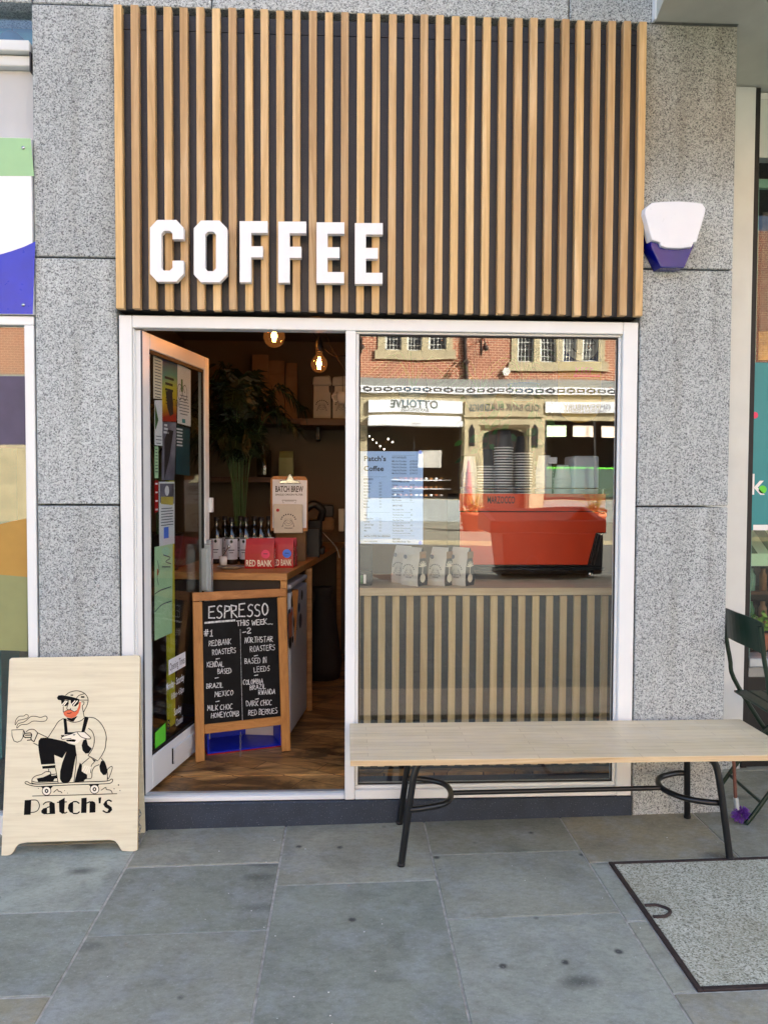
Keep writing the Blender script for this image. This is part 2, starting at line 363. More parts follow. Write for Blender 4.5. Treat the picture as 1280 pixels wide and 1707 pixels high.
M['orange'] = flat('orange_red_enamel', 'e24418', .35, var=.03)
M['dark'] = flat('near_black_plastic', '141416', .45, var=.1)
M['cup_black'] = flat('navy_black_card', '10131f', .5, var=.05)
M['cup_white'] = flat('white_card', 'eef2f4', .5, var=.02)
M['frost'] = flat('frosted_white_plastic', 'd8e4f0', .3, var=.03)
M['kraft'] = flat('pale_kraft_paper', 'd0cbbe', .75, var=.05, bump=.2, bsc=40)
M['brown_kraft'] = flat('brown_kraft_paper', '8a6a48', .8, var=.1, bump=.2, bsc=40)
M['red_bag'] = flat('red_foil_bag', 'b01a1c', .4, var=.06, bump=.2, bsc=25)
M['pink'] = flat('pink_sticker', 'e8486e', .6); M['blue_st'] = flat('blue_sticker', '4f7ff0', .6)
M['yellow'] = flat('yellow_paint', 'c9c32c', .6, var=.06); M['teal'] = flat('teal_vinyl', '128a93', .4, var=.02)
M['mint'] = flat('mint_paint', '7fae9c', .5); M['lime'] = flat('lime_vinyl', '63d63a', .5); M['pale_green'] = flat('pale_green_paper', 'b4dcb0', .7, var=.05)
M['wall'] = flat('warm_grey_wall', '6e6254', .9, var=.05, sc=2, bump=.1)
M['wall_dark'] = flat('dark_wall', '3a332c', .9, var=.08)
M['shelf'] = wood('dark_shelf', '4a2f1a', '5c3b21', '6d472a', 'x', rand=.03)
M['leaf'] = flat('palm_leaf', '0f2413', .45, var=.35, sc=8)
M['leaf2'] = flat('trailing_leaf', '2f6b34', .45, var=.3, sc=12)
M['stem'] = flat('green_stem', '47663a', .5, var=.2)
M['fridge'] = flat('white_enamel', 'cfd0da', .3, var=.03)
M['ceramic'] = flat('white_ceramic', 'e3e1db', .2, var=.02)
M['terracotta'] = flat('terracotta', 'b96a48', .8, var=.1)
M['purple'] = flat('purple_fibre', '7440a8', .6, var=.3, sc=60)
M['brown_stick'] = flat('brown_handle', '6a3f33', .5, var=.15)
def glassmat(name, fac, tint=(1, 1, 1), rough=0.0):
    m = bpy.data.materials.new(name); m.use_nodes = True; nt = m.node_tree
    nt.nodes.remove(nt.nodes['Principled BSDF']); out = nt.nodes['Material Output']
    tr = nt.nodes.new('ShaderNodeBsdfTransparent'); tr.inputs[0].default_value = (*tint, 1)
    gl = nt.nodes.new('ShaderNodeBsdfGlossy'); gl.inputs['Roughness'].default_value = rough
    lw = nt.nodes.new('ShaderNodeLayerWeight'); lw.inputs['Blend'].default_value = .5
    pw = nt.nodes.new('ShaderNodeMath'); pw.operation = 'POWER'; pw.inputs[1].default_value = 5; nt.links.new(lw.outputs['Facing'], pw.inputs[0])
    ad = nt.nodes.new('ShaderNodeMath'); ad.operation = 'MULTIPLY_ADD'; ad.use_clamp = True; ad.inputs[1].default_value = .45; ad.inputs[2].default_value = fac; nt.links.new(pw.outputs[0], ad.inputs[0])
    mx = nt.nodes.new('ShaderNodeMixShader'); nt.links.new(ad.outputs[0], mx.inputs[0]); nt.links.new(tr.outputs[0], mx.inputs[1]); nt.links.new(gl.outputs[0], mx.inputs[2])
    nt.links.new(mx.outputs[0], out.inputs[0]); return m
M['glass'] = glassmat('window_glass', .105, (.96, .98, .97))
_t = M['glass'].node_tree; _n = _t.nodes.new('ShaderNodeTexNoise'); _n.inputs['Scale'].default_value = 2.2; _n.inputs['Detail'].default_value = 1
_c = _t.nodes.new('ShaderNodeTexCoord'); _t.links.new(_c.outputs['Object'], _n.inputs['Vector']); _b = _t.nodes.new('ShaderNodeBump'); _b.inputs['Strength'].default_value = 1; _b.inputs['Distance'].default_value = .0007
_t.links.new(_n.outputs['Fac'], _b.inputs['Height']); _t.links.new(_b.outputs[0], _t.nodes['Glossy BSDF'].inputs['Normal'])
M['glass_soft'] = glassmat('door_glass', .045, (.92, .94, .93))
M['bottle_glass'] = glassmat('clear_bottle_glass', .12, (.62, .66, .64), .05)
M['bulb_glass'] = glassmat('amber_bulb_glass', .10, (1, .72, .40))
_t = M['bulb_glass'].node_tree; _e = _t.nodes.new('ShaderNodeEmission'); _e.inputs[0].default_value = (1, .38, .10, 1); _e.inputs[1].default_value = .012; _a = _t.nodes.new('ShaderNodeAddShader')
_s = _t.nodes['Material Output'].inputs[0].links[0].from_socket; _t.links.new(_s, _a.inputs[0]); _t.links.new(_e.outputs[0], _a.inputs[1]); _t.links.new(_a.outputs[0], _t.nodes['Material Output'].inputs[0])
t = NT('red_brick'); v = t.tc.outputs['Object']; sx = t.n('SeparateXYZ'); t.set(sx.inputs[0], v); cb = t.n('CombineXYZ'); t.set(cb.inputs[0], sx.outputs[0]); t.set(cb.inputs[1], sx.outputs[2])
br = t.n('TexBrick', i_Scale=1.0, i_Mortar_Size=.014, i_Bias=-.1); br.offset = .5; br.inputs['Brick Width'].default_value = .235; br.inputs['Row Height'].default_value = .096; t.set(br.inputs['Vector'], cb.outputs[0])
t.set(br.inputs['Color1'], lin('a8583c')); t.set(br.inputs['Color2'], lin('8c4330')); t.set(br.inputs['Mortar'], lin('dcc4a4')); col = t.mix(br.outputs[0], (.65, .6, .6), t.ramp(t.noise(v, 1.3, 5), [(.4, 0.0), (.75, .6)]), 'MULTIPLY')
inv = t.n('Math', operation='SUBTRACT', i_0=1.0); t.set(inv.inputs[1], br.outputs[1]); t.bump(inv.outputs[0], .6, .01); M['brick'] = t.out(col, .85)
M['stone'] = flat('buff_sandstone', 'b5a888', .85, var=.15, sc=2, bump=.2, bsc=20)
M['stone_grey'] = flat('grey_lead_band', '8d8f8a', .7, var=.1)
M['asphalt'] = flat('asphalt', '66665f', .9, var=.12, sc=4, bump=.3, bsc=80)
M['far_paving'] = flat('far_paving', '8b8878', .85, var=.15, sc=1.5)
M['bin'] = flat('black_moulded_plastic', '101113', .5, var=.1)
M['flower'] = flat('orange_flowers', 'e0642a', .7, var=.3, sc=20); M['flower2'] = flat('pale_flowers', 'e8c8a0', .7, var=.2)
M['flower3'] = flat('yellow_grass_blades', 'c8b85a', .6, var=.2); M['grassy'] = flat('green_grass_blades', '55763a', .6, var=.2)
M['tray'] = flat('warm_brown_pastry', 'a9713c', .8, var=.25, sc=20)
M['filament'] = emit('glowing_filament', 'ffa850', 55.0)
M['lit_poster'] = emit('backlit_poster', 'd8ecc0', .8); M['lit_poster2'] = emit('backlit_poster_warm', 'f0d8c0', .8)
M['downlight'] = emit('shop_spotlight', 'fff0d8', 8.0)

# ================================================================== GROUND
gx = .2                                                     # the pavement falls 14 mm per metre towards the left
pv = MB(); pv.box(-25, 25, -9.0, 1.2, -.12, -.0035, M['joint']); pave = pv.build('pavement', origin=(gx, 0, 0)); tag(pave, kind='structure')
pave.rotation_euler.y = -.014
def slab(x0, x1, y0, y1, name='paving_slab', g=.0042, mat='paving', top=0.0):
    b = MB(); cx, cy = (x0+x1)/2, (y0+y1)/2; w, h = (x1-x0)/2-g, (y1-y0)/2-g; dz = rnd.uniform(-.0012, .0012); j = lambda: rnd.uniform(-.0012, .0012)
    lo = [(-w, -h), (w, -h), (w, h), (-w, h)]; e = .0025
    vs = [(a+j(), c+j(), -.03) for a, c in lo]; v2 = [(vs[i][0], vs[i][1], top-e+dz) for i in range(4)]; v3 = [(vs[i][0]*(1-e/w), vs[i][1]*(1-e/h), top+dz) for i in range(4)]
    b.add([*vs, *v2, *v3], [(0, 1, 5, 4), (1, 2, 6, 5), (2, 3, 7, 6), (3, 0, 4, 7), (4, 5, 9, 8), (5, 6, 10, 9), (6, 7, 11, 10), (7, 4, 8, 11), (8, 9, 10, 11)], M[mat])
    o = b.build(name, None); o.location = (cx-gx, cy, 0); o.parent = pave; return o
cols = [(-2.8, -2.18, [.3, -.25, -.9, -1.5, -2.2]), (-2.18, -1.55, [.3, -.42, -.95, -1.6, -2.2]), (-1.55, -.903, [.3, -.12, -.67, -1.152, -1.75, -2.2]), (-.903, -.272, [.1, -.35, -.838, -1.318, -1.9, -2.2]),
        (-.272, .362, [.1, -.537, -1.47, -2.2]), (.362, 1.0, [.1, -.331, -.815, -1.45, -2.2]), (1.0, 1.635, [.1, -.437]), (1.635, 2.27, [.5, -.437]), (2.27, 2.9, [.5, -.437]),
        (1.0, 1.078, [-.437, -.87, -1.262]), (1.0, 1.5, [-1.262, -1.8, -2.2]), (1.5, 2.1, [-1.262, -1.7, -2.2]), (2.1, 2.9, [-.437, -.9, -1.262, -1.7, -2.2]), (-2.8, -1.55, [1.15, .3]), (2.9, 3.5, [.5, -.437]), (1.778, 2.5, [.95, .5]), (2.5, 3.4, [.95, .5])]
for x0, x1, ys in cols:
    for a, b_ in zip(ys, ys[1:]): slab(x0, x1, b_, a)
far = MB(); x = -12.0; random.seed(3)
while x < 14:
    y = -2.2
    while y > -8.9:
        h = random.choice([.45, .6, .75]); yy = max(y-h, -8.9)
        if y > -8.2 and yy < -8.2: yy = -8.2
        wv = .62
        dz = random.uniform(-.002, .001)
        far.add([(x+.004, yy+.004, dz), (x+wv-.004, yy+.004, dz), (x+wv-.004, y-.004, dz), (x+.004, y-.004, dz)], [(0, 1, 2, 3)], M['paving']); y = yy
    x += .62
fo = far.build('paving_slab_field', None, origin=(0, 0, 0)); fo.parent = pave; fo.location = (-gx, 0, 0); tag(fo, kind='stuff')
# thin rough mortar lines stand in the joints of the slabs nearest the shop
# access cover: iron frame with an infilled tray
cov = thing('access_cover', (1.42, -.86, .0171), 'rectangular inspection cover with pebbly concrete infill and rusty iron rim in the pavement', 'manhole cover')
cov.rotation_euler.y = -.014
def cbox(nm, x0, x1, y0, y1, z0, z1, mt, bev=.002):
    b = MB(); b.box(x0-1.42, x1-1.42, y0+.86, y1+.86, z0, z1, M[mt]); o = b.build(nm, None, bevel=bev); o.parent = cov; return o
cbox('infill', 1.10, 2.08, -1.238, -.462, -.03, .001, 'aggregate', 0)
cbox('rim', 1.080, 1.098, -1.258, -.442, -.03, .004, 'iron'); cbox('rim', 2.082, 2.098, -1.258, -.442, -.03, .004, 'iron')
cbox('rim', 1.0985, 2.0815, -1.258, -1.2385, -.03, .004, 'iron'); cbox('rim', 1.0985, 2.0815, -.4615, -.442, -.03, .0035, 'iron')
b = MB(); kx, ky = 1.118-1.42, -.815+.86
b.tube(smooth([(kx-.015, ky+.038, .002), (kx+.03, ky+.036, .002), (kx+.062, ky, .002), (kx+.03, ky-.036, .002), (kx-.015, ky-.038, .002)], 5), .007, M['iron'], 6); o = b.build('lifting_eye', None); o.parent = cov

b = MB(); b.box(-60, 60, -18.0, -9.16, -.30, -.12, M['asphalt']); tag(b.build('road'), kind='structure')
b = MB()
x = -20
while x < 20: b.box(x+.004, x+.9-.004, -9.155, -9.005, -.25, -.004, M['stone_grey']); x += .9
tag(b.build('kerb'), kind='structure')
b = MB()
x = -20
while x < 20: b.box(x+.004, x+.9-.004, -18.15, -18.0, -.25, .0, M['stone']); x += .9
tag(b.build('far_kerb'), kind='structure')
b = MB(); b.box(-60, 60, -29.5, -18.152, -.25, -.004, M['joint_dark'])
x = -14
while x < 18:
    y = -18.16
    while y > -28.4: yy = max(y-.9, -28.4); b.box(x+.01, x+.99, yy+.01, y-.01, -.2, .0, M['far_paving']); y = yy
    x += 1.0
tag(b.build('far_pavement'), kind='structure')
b = MB(); b.box(-150, 150, -150, 150, -.7, -.302, M['asphalt']); tag(b.build('ground'), kind='structure')

# ================================================================== THE COFFEE SHOP FRONT
shop = thing('coffee_shop', (.17, 0, 0), 'coffee shop front of speckled granite with white framed open door and large window', 'shop')
# granite blocks
def block(x0, x1, z0, z1, mat='granite', y0=0.0, y1=.22):
    b = MB(); b.box(x0+.003, x1-.003, y0, y1, z0+.004, z1-.004, M[mat]); b.build('granite_block', shop, origin=(x0, y0, z0), bevel=.004)
for z0, z1 in [(-.06, .37), (.37, 1.466), (1.466, 2.561), (2.561, 3.655)]: block(-1.377, -1.017, z0, z1)
for z0, z1, m_ in [(-.06, .36, 'granite'), (.36, 1.466, 'granite'), (1.466, 2.556, 'granite'), (2.556, 3.658, 'granite_shade_tan')]: block(1.343, 1.777, z0, z1, m_)
for x0, x1 in [(-2.4, -1.377), (-1.377, -.598), (-.598, 1.0), (1.0, 1.386)]: block(x0, x1, 3.66, 4.75, 'granite', .012)
b = MB(); b.box(-1.016, 1.342, .16, .22, 2.33, 3.66, M['joint_dark']); b.box(-1.374, 1.38, .222, .26, 2.33, 4.7, M['joint_dark']); b.build('wall_backing', shop)
b = MB(); b.box(-1.011, 1.337, .077, .159, 2.30, 2.329, M['joint_dark']); b.build('light_leak_block', shop)  # unseen filler added to stop bulb light leaking out above the frame
b = MB(); b.box(-40, 40, .26, 11, 4.76, 9.6, M['stone_grey']); b.box(-40, -3.2, .05, 11, -.2, 4.755, M['stone_grey']); b.box(6.2, 40, .05, 11, -.2, 4.755, M['stone_grey']); b.box(-3.2, 1.4, .262, 11, 4.0, 4.758, M['stone_grey'])
b.build('upper_storeys', shop)
# dark gap lines beside the frame, plinth, sill
b = MB(); b.box(-1.013, 1.340, -.005, .30, -.08, .104, M['plinth']); b.build('plinth', shop, bevel=.003)
FRM = dict(y0=.004, y1=.075)
fr_ = MB()
def fb(x0, x1, z0, z1, y0=.004, y1=.075, nm='frame'):
    b = MB(); b.box(x0, x1, y0, y1, z0, z1, M['white']); return b.build(nm, shop, bevel=.003)
fb(-1.012, -.955, .106, 2.312); fb(1.268, 1.338, .106, 2.312); fb(-.954, 1.267, 2.258, 2.312); fb(-.004, .042, .107, 2.257)
fb(.043, 1.267, .107, .150); fb(-.954, -.005, .107, .128, .010, .062, 'threshold'); b = MB(); b.box(-.95, -.006, .03, .052, .1282, .140, M['alu']); b.build('threshold_strip', shop)
fb(.0425, 1.267, .1505, .166, .022, .07); fb(.0425, .056, .167, 2.247, .022, .07); fb(1.254, 1.267, .167, 2.247, .022, .07); fb(.0425, 1.267, 2.2475, 2.257, .022, .07)
b = MB()
b.box(.0565, 1.2535, .030, .034, .167, .173, M['rubber']); b.box(.0565, 1.2535, .030, .034, 2.239, 2.2465, M['rubber']); b.box(.0565, .0625, .030, .034, .1735, 2.2385, M['rubber']); b.box(1.2475, 1.2535, .030, .034, .1735, 2.2385, M['rubber']); b.build('gasket', shop)
b = MB(); b.box(.0570, 1.2530, .036, .042, .168, 2.246, M['glass']); b.build('window_pane', shop)
# left reveal strip of the doorway
fb(-.954, -.947, .129, 2.257, .012, .30, 'door_lining'); 

# ---- open door: hinged on the left, swung into the shop
dth = math.atan2(.568, .116); dx = Vector((math.cos(dth), math.sin(dth), 0)); D0 = Vector((-.915, .022, .135))
DF = Fr(D0, dx, (0, 0, 1))                                   # normal faces right and slightly towards the street
DW, DH = .80, 2.115
b = MB(); T = -.038
b.obox(DF, 0, .075, 0, DH, T, 0, M['white']); b.obox(DF, DW-.062, DW, 0, DH, T, 0, M['white']); b.obox(DF, .0755, DW-.0625, 0, .155, T, 0, M['white']); b.obox(DF, .0755, DW-.0625, DH-.07, DH, T, 0, M['white'])
door = b.build('door', shop, origin=D0, bevel=.003)
b = MB(); b.obox(DF, -.003, .0, 0.0, DH, -.0385, -.034, M['gasket']); b.obox(DF, -.003, .0, 0.0, DH, -.006, .0015, M['gasket'])
b.obox(DF, .0755, .081, .156, DH-.071, -.012, -.004, M['rubber']); b.obox(DF, DW-.081, DW-.063, .156, DH-.071, -.014, -.006, M['rubber']); b.obox(DF, .0815, DW-.0815, .156, .172, -.014, -.005, M['rubber']); b.obox(DF, .0815, DW-.0815, DH-.088, DH-.071, -.014, -.005, M['rubber']); b.build('gasket', door)
b = MB(); b.obox(DF, .076, DW-.063, .157, DH-.071, -.020, -.0155, M['glass_soft']); b.build('pane', door)
GF = Fr(DF.at(0, 0, -.0205), DF.x, DF.y)                      # inner face of the pane
PF = Fr(DF.at(0, 0, -.0225), DF.x, DF.y)
b = MB(); b.obox(DF, .29, .57, .048, .118, .001, .012, M['white']); b.obox(DF, .283, .29, .042, .124, .001, .014, M['rubber']); b.build('letterbox', door, bevel=.002)
b = MB(); b.obox(DF, DW-.115, DW-.075, .83, 1.10, .012, .05, M['alu']); b.obox(DF, DW-.125, DW-.115, .85, 1.08, -.001, .034, M['alu']); b.obox(DF, DW-.05, DW-.012, .83, 1.12, .001, .024, M['alu']); b.build('pull_handle', door, bevel=.003)
b = MB(); b.obox(DF, DW-.02, DW+.006, 1.27, 1.35, .001, .022, M['white']); b.build('latch_cover', door, bevel=.002)
def dpx(*q): return [DF.px(*p) for p in q]
def poster(corners, mat, label, deco=None):
    "corners in photo pixels, on the plane of the door glass"
    b = MB(); c = [PF.px(*q) for q in corners]; b.prism(PF, c, -.0012, 0, M[mat] if isinstance(mat, str) else mat)
    if deco: deco(b, c)
    o = b.build('poster', door); o['label'] = label; return o
def lines(b, c, v0, v1, n, u0=.12, u1=.85, mat='ink_soft', w=.004, jig=.15):
    us = [p[0] for p in c]; vs = [p[1] for p in c]; a, z = min(us), max(us); lo, hi = min(vs), max(vs)
    for k in range(n):
        v = hi-(hi-lo)*(v0+(v1-v0)*k/max(1, n-1)); e = rnd.uniform(0, jig)
        b.rect(PF, a+(z-a)*(u0+e*.5), v-w/2, a+(z-a)*(u1-e), v+w/2, M[mat])
t = NT('rainbow_print'); v = t.tc.outputs['Object']; sx = t.n('SeparateXYZ'); t.set(sx.inputs[0], v); ad = t.n('MapRange', i_0=sx.outputs[2], i_1=1.72, i_2=2.04)
sub = t.n('Math', operation='SUBTRACT', i_0=ad.outputs[0]); m2 = t.n('MapRange', i_0=sx.outputs[1], i_1=.1, i_2=.35, i_3=-.1, i_4=.1); t.set(sub.inputs[1], m2.outputs[0])
M['rainbow'] = t.out(t.ramp(sub.outputs[0], [(.05, 'a82a1c'), (.28, 'd8b828'), (.48, 'b8c040'), (.68, '3f9c94'), (.9, '28407a')]), .5)
poster([(256, 590), (271, 601), (270, 665), (256, 664)], 'cream', 'cream price list at the hinge side of the door glass', lambda b, c: lines(b, c, .05, .95, 14, .1, .9))
def dc_rain(b, c):
    lines(b, c, .32, .5, 3, .15, .8, 'ink', .012)
    q = [PF.px(*p) for p in [(276, 652), (287, 651), (289, 690), (283, 694), (279, 680)]]; b.fill(PF, q, M['ink'])
    b.text(PF, 'EXHIBITION', c[0][0]+.03, c[0][1]-.23, .05, M['ink'], sx=.6)
poster([(271, 592), (296, 604), (294, 703), (270, 702)], 'rainbow', 'rainbow coloured exhibition poster on the door glass', dc_rain)
def dc_bike(b, c):
    for p in [(299.5, 653), (308, 655)]:
        u, v = PF.px(*p); b.stroke(PF, [(u+.028*math.cos(a/7*math.pi), v+.04*math.sin(a/7*math.pi)) for a in range(14)], .004, M['ink'], closed=True)
    b.stroke(PF, [PF.px(299.5, 653), PF.px(303, 640), PF.px(308, 655)], .005, M['leaf2']); b.stroke(PF, [PF.px(303, 653), PF.px(303, 632)], .02, M['leaf2'])
    lines(b, c, .52, .82, 7); lines(b, c, .93, .93, 1, .3, .6, 'teal', .02)
poster([(296, 603), (318, 617), (318, 711), (296, 705)], 'paper', 'white cycling notice with a bicycle drawing on the door glass', dc_bike)
def dc_green(b, c):
    b.fill(PF, [PF.px(*p) for p in [(258.5, 672), (262, 690), (264, 700), (260, 714), (258.5, 716)]], M['leaf2']); lines(b, c, .8, .95, 3)
poster([(258, 667), (271, 667), (271, 743), (258, 742)], 'paper', 'white flyer with a green leaf picture on the door glass', dc_green)
t = NT('grey_portrait_print'); v = t.coord(); M['portrait'] = t.out(t.ramp(t.noise(v, 5, 4), [(.3, '3c3a48'), (.55, '7a7a8c'), (.7, 'a8a8b4')]), .5)
def dc_p(b, c): b.fill(PF, [PF.px(*p) for p in [(274, 732), (280, 716), (289, 718), (283, 760), (276, 790), (274, 800)]], M['ink']); lines(b, c, .08, .2, 3, .1, .5, 'paper', .01)
poster([(271, 703), (294, 704), (291, 801), (270, 800)], M['portrait'], 'grey portrait poster below the rainbow poster', dc_p)
M['petrol'] = flat('petrol_print', '1c4650', .5, var=.2)
poster([(295, 708), (317, 714), (316, 793), (293, 790)], 'petrol', 'dark petrol blue poster on the door glass', lambda b, c: lines(b, c, .08, .4, 6, .05, .5, 'paper', .008))
poster([(258, 744), (264, 744), (264, 797), (258, 797)], 'pale_green', 'narrow pale green slip on the door glass', lambda b, c: lines(b, c, .1, .8, 8))
poster([(258, 801), (264, 801), (264, 853), (258, 855)], 'red_pl', 'red slip at the hinge side of the door glass', lambda b, c: lines(b, c, .1, .9, 4, mat='paper', w=.008))
def dc_ph(b, c):
    b.fill(PF, [PF.px(*p) for p in [(266, 806), (290, 806), (290, 840), (266, 838)]], M['portrait']); b.fill(PF, [PF.px(*p) for p in [(268, 828), (289, 828), (288, 842), (268, 840)]], M['flower3'], .001); b.disc(PF, *PF.px(278, 818), .025, M['paper'], .0013)
    lines(b, c, .42, .68, 7, .1, .9); b.rect(PF, *PF.px(273, 898), *PF.px(281, 878), M['blue_st'])
poster([(265, 803), (291, 803), (291, 906), (266, 911)], 'paper', 'white notice with a photograph of a child on the door glass', dc_ph)
def dc_dr(b, c):
    for q in [[(258, 990), (268, 984), (285, 978)], [(262, 934), (265, 950), (262, 962), (264, 975)], [(272, 925), (284, 930), (276, 936), (285, 940)], [(258, 1020), (270, 1008), (286, 1002)], [(270, 945), (284, 945)]]:
        b.stroke(PF, smooth([PF.px(*p) for p in q], 4), .005, M['ink_soft'])
    b.fill(PF, [PF.px(*p) for p in [(261.5, 948), (264, 950), (264, 958), (261.5, 959)]], M['terracotta'], .001)
poster([(258, 912), (288, 906), (287, 1055), (258, 1068)], 'pale_green', 'pale green child drawing on the door glass', dc_dr)
b = MB(); q = PF.px(293, 812)[0], PF.px(301, 812)[0]; v0, v1 = .19, 1.52
b.obox(Fr(PF.at(0, 0, -.035), PF.x, PF.y), q[0], q[1], v0, v1, -.02, 0, M['yellow']); b.build('yellow_strip', door)
b = MB(); c = [DF.px(*q) for q in [(258, 1216), (276, 1200), (276, 1236), (258, 1250)]]; F2 = Fr(DF.at(0, 0, -.013), DF.x, DF.y); c = [F2.px(*q) for q in [(258.5, 1222), (276, 1205), (276, 1238), (258.5, 1252)]]; b.fill(F2, c, M['lime'])
b.text(F2, '8', c[0][0]+.13, c[0][1]-.03, .07, M['ink'], .01); lines(b, c, .1, .1, 1); o = b.build('sticker', door); o['label'] = 'lime green food hygiene sticker low on the door glass'
# opening hours vinyl
b = MB(); F2 = Fr(DF.at(0, 0, -.0145), DF.x, DF.y); u0, v0 = F2.px(281, 1116); u1, v1 = F2.px(309, 1095)
b.rect(F2, u0, v0-.03, u1, v0+.045, M['paper']); b.text(F2, 'Opening Times', u0+.01, v0-.012, .055, M['ink'], sx=(u1-u0-.02)/(text_geo('Opening Times')[2]*.055), h=.001)
b.text(F2, 'Monday - Saturday', u0-.03, v0-.10, .052, M['paper'], .01, sx=.55); b.text(F2, '8:00am - 4:30pm', u0+.03, v0-.16, .045, M['paper'], sx=.5); b.text(F2, 'Sunday', u0+.06, v0-.25, .052, M['paper'], .01, sx=.6); b.text(F2, 'Closed', u0+.08, v0-.31, .05, M['paper'], sx=.6)
o = b.build('lettering', door); o['label'] = 'white opening times lettering low on the door glass'

# ================================================================== BATTENED SIGN
sign = thing('shop_sign', (.16, 0, 2.34), 'tall sign of vertical oak battens on charcoal board with white block letters above the door', 'sign')
b = MB(); b.box(-1.012, 1.334, -.016, .155, 2.334, 3.545, M['charcoal']); b.box(-1.012, 1.334, -.016, .155, 3.547, 3.612, M['charcoal']); b.build('backing_board', sign, bevel=.001)
b = MB(); b.box(-.0168, .0168, -.036, 0, 0, 1.302, M['oak']); sl0 = b.build('slat', None, bevel=.002); sl0.parent = sign
for i in range(34):
    s_ = sl0 if i == 0 else sl0.copy()
    if i: COL.objects.link(s_); s_.parent = sign
    s_.location = (-.990+.0699*i+rnd.uniform(-.0015, .0015)-.16, -.0175, rnd.uniform(-.003, .004)-.012); s_.rotation_euler.y = rnd.uniform(-.0012, .0012)
LF = FRY(-.100)
def L2(pts): return [LF.px(x/2, y/2) for x, y in pts]
Cp = [(524, 732), (588, 732), (612, 758), (612, 796), (575, 796), (575, 778), (566, 768), (547, 768), (538, 778), (538, 892), (547, 901), (566, 901), (575, 892), (575, 868), (612, 868), (612, 912), (588, 938), (524, 938), (500, 912), (500, 758)]
def letter(poly=None, outer=None, inner=None, lab=None):
    b = MB()
    if poly: b.prism(LF, L2(poly), -.034, 0, M['letter'])
    else: b.ring(LF, L2(outer), L2(inner), -.034, 0, M['letter'])
    o = b.build('letter', sign, origin=LF.at(*L2(poly or outer)[0])); o['label'] = lab
letter(Cp, lab='white block letter C')
letter(outer=[(670, 734), (732, 734), (757, 760), (757, 914), (732, 940), (670, 940), (646, 914), (646, 760)], inner=[(693, 771), (711, 771), (720, 781), (720, 893), (711, 903), (693, 903), (684, 893), (684, 781)], lab='white block letter O')
Fp = [(799, 736), (892, 736), (892, 775), (837, 775), (837, 820), (876, 820), (876, 857), (837, 857), (837, 940), (799, 940)]
letter(Fp, lab='first white block letter F'); letter([(x+128.5, y+1.5) for x, y in Fp], lab='second white block letter F')
Ep = [(1055, 740), (1148, 740), (1148, 778), (1092, 778), (1092, 823), (1132, 823), (1132, 859), (1092, 859), (1092, 906), (1147, 906), (1147, 943), (1055, 943)]
letter(Ep, lab='first white block letter E'); letter([(x+128, y+2.5) for x, y in Ep], lab='last white block letter E')

# ================================================================== ALARM BOX
al = thing('alarm_siren', wp(1125, 440, 0), 'white and blue shield shaped alarm siren on the right granite pier', 'alarm box')
AF = FRY(-.085); A2 = lambda pts: [AF.px(1050+x*230/1280, 320+y*230/1280) for x, y in pts]
BK = FRY(-.004)
def frust(outline, back_scale, y0, y1, mat):
    c = A2(outline); n = len(c); cx = sum(p[0] for p in c)/n; cy = sum(p[1] for p in c)/n
    b = MB(); back = [(cx+(p[0]-cx)*back_scale[0]+back_scale[2], cy+(p[1]-cy)*back_scale[1]) for p in c]
    b.hexa([V3(u, y1, v) for u, v in back], [V3(u, y0, v) for u, v in c], M[mat]); return b
body = [(205, 98), (300, 88), (450, 85), (600, 95), (668, 106), (700, 150), (692, 200), (615, 465), (585, 470), (572, 508), (450, 522), (340, 516), (288, 500), (278, 465), (205, 445), (195, 420), (135, 200), (140, 150)]
frust(body, (1.04, 1.03, 0), -.088, -.030, 'siren_white').build('cover', al, bevel=.006, seg=3)
low = [(200, 300), (640, 300), (600, 500), (520, 690), (300, 690), (210, 500)]
frust(low, (1.06, 1.02, -.006), -.070, -.002, 'siren_blue').build('lens', al, bevel=.006, seg=2)

# ================================================================== OVERHANG AT THE TOP RIGHT
beam = thing('concrete_overhang', (2.2, -.05, 3.664), 'grey painted cement underside of the floor that juts out above the shop on the right', 'overhang')
e0 = V3(1.392, .0, 3.664); e1 = gp(1106, 0, 3.664); ed_ = (e1-e0)*(1.3/abs(e1.y)); e2 = e0+ed_
b = MB(); pl_ = [(e0.x, -.001), (e2.x, e2.y), (6, e2.y), (6, .60), (1.7785, .60), (1.7785, -.001)]
b.hexa([V3(*p, 3.664) for p in pl_], [V3(*p, 4.755) for p in pl_], M['plaster']); b.build('render_coat', beam)
b = MB(); b.box(1.380, 1.3905, -.02, .010, 3.664, 4.2, M['white']); b.build('edge_trim', beam)

# ================================================================== NEIGHBOUR ON THE LEFT
M['fascia_grey'] = flat('pale_grey_fascia', 'bfc1c0', .5, var=.05, sc=3)
nl = thing('neighbouring_shop_left', (-2.2, 0, 0), 'neighbouring shop on the left with a blue, green and white panel over its window', 'shop')
b = MB(); b.box(-3.2, -1.380, .02, .12, 3.395, 3.44, M['white_warm']); b.build('window_sill', nl, bevel=.004)
b = MB(); b.box(-3.2, -1.384, -.01, .12, 3.445, 3.492, M['white_warm']); b.build('window_frame', nl, bevel=.004)
b = MB(); b.box(-1.384, -1.378, -.005, .12, 3.36, 3.444, M['dark']); b.box(-3.2, -1.38, .06, .12, 3.075, 3.393, M['fascia_grey']); b.build('fascia', nl)
b = MB(); b.box(-3.2, -1.392, .08, .085, 3.494, 4.7, M['glass']); b.build('pane', nl)
M['blue_room'] = flat('blue_shade', '5aa4c8', .8, var=.1); M['blue_lamp'] = flat('dark_blue_lampshade', '2a5a80', .7)
b = MB(); b.box(-3.2, -1.39, .25, .26, 3.3, 4.0, M['blue_room']); b.build('blind', nl)
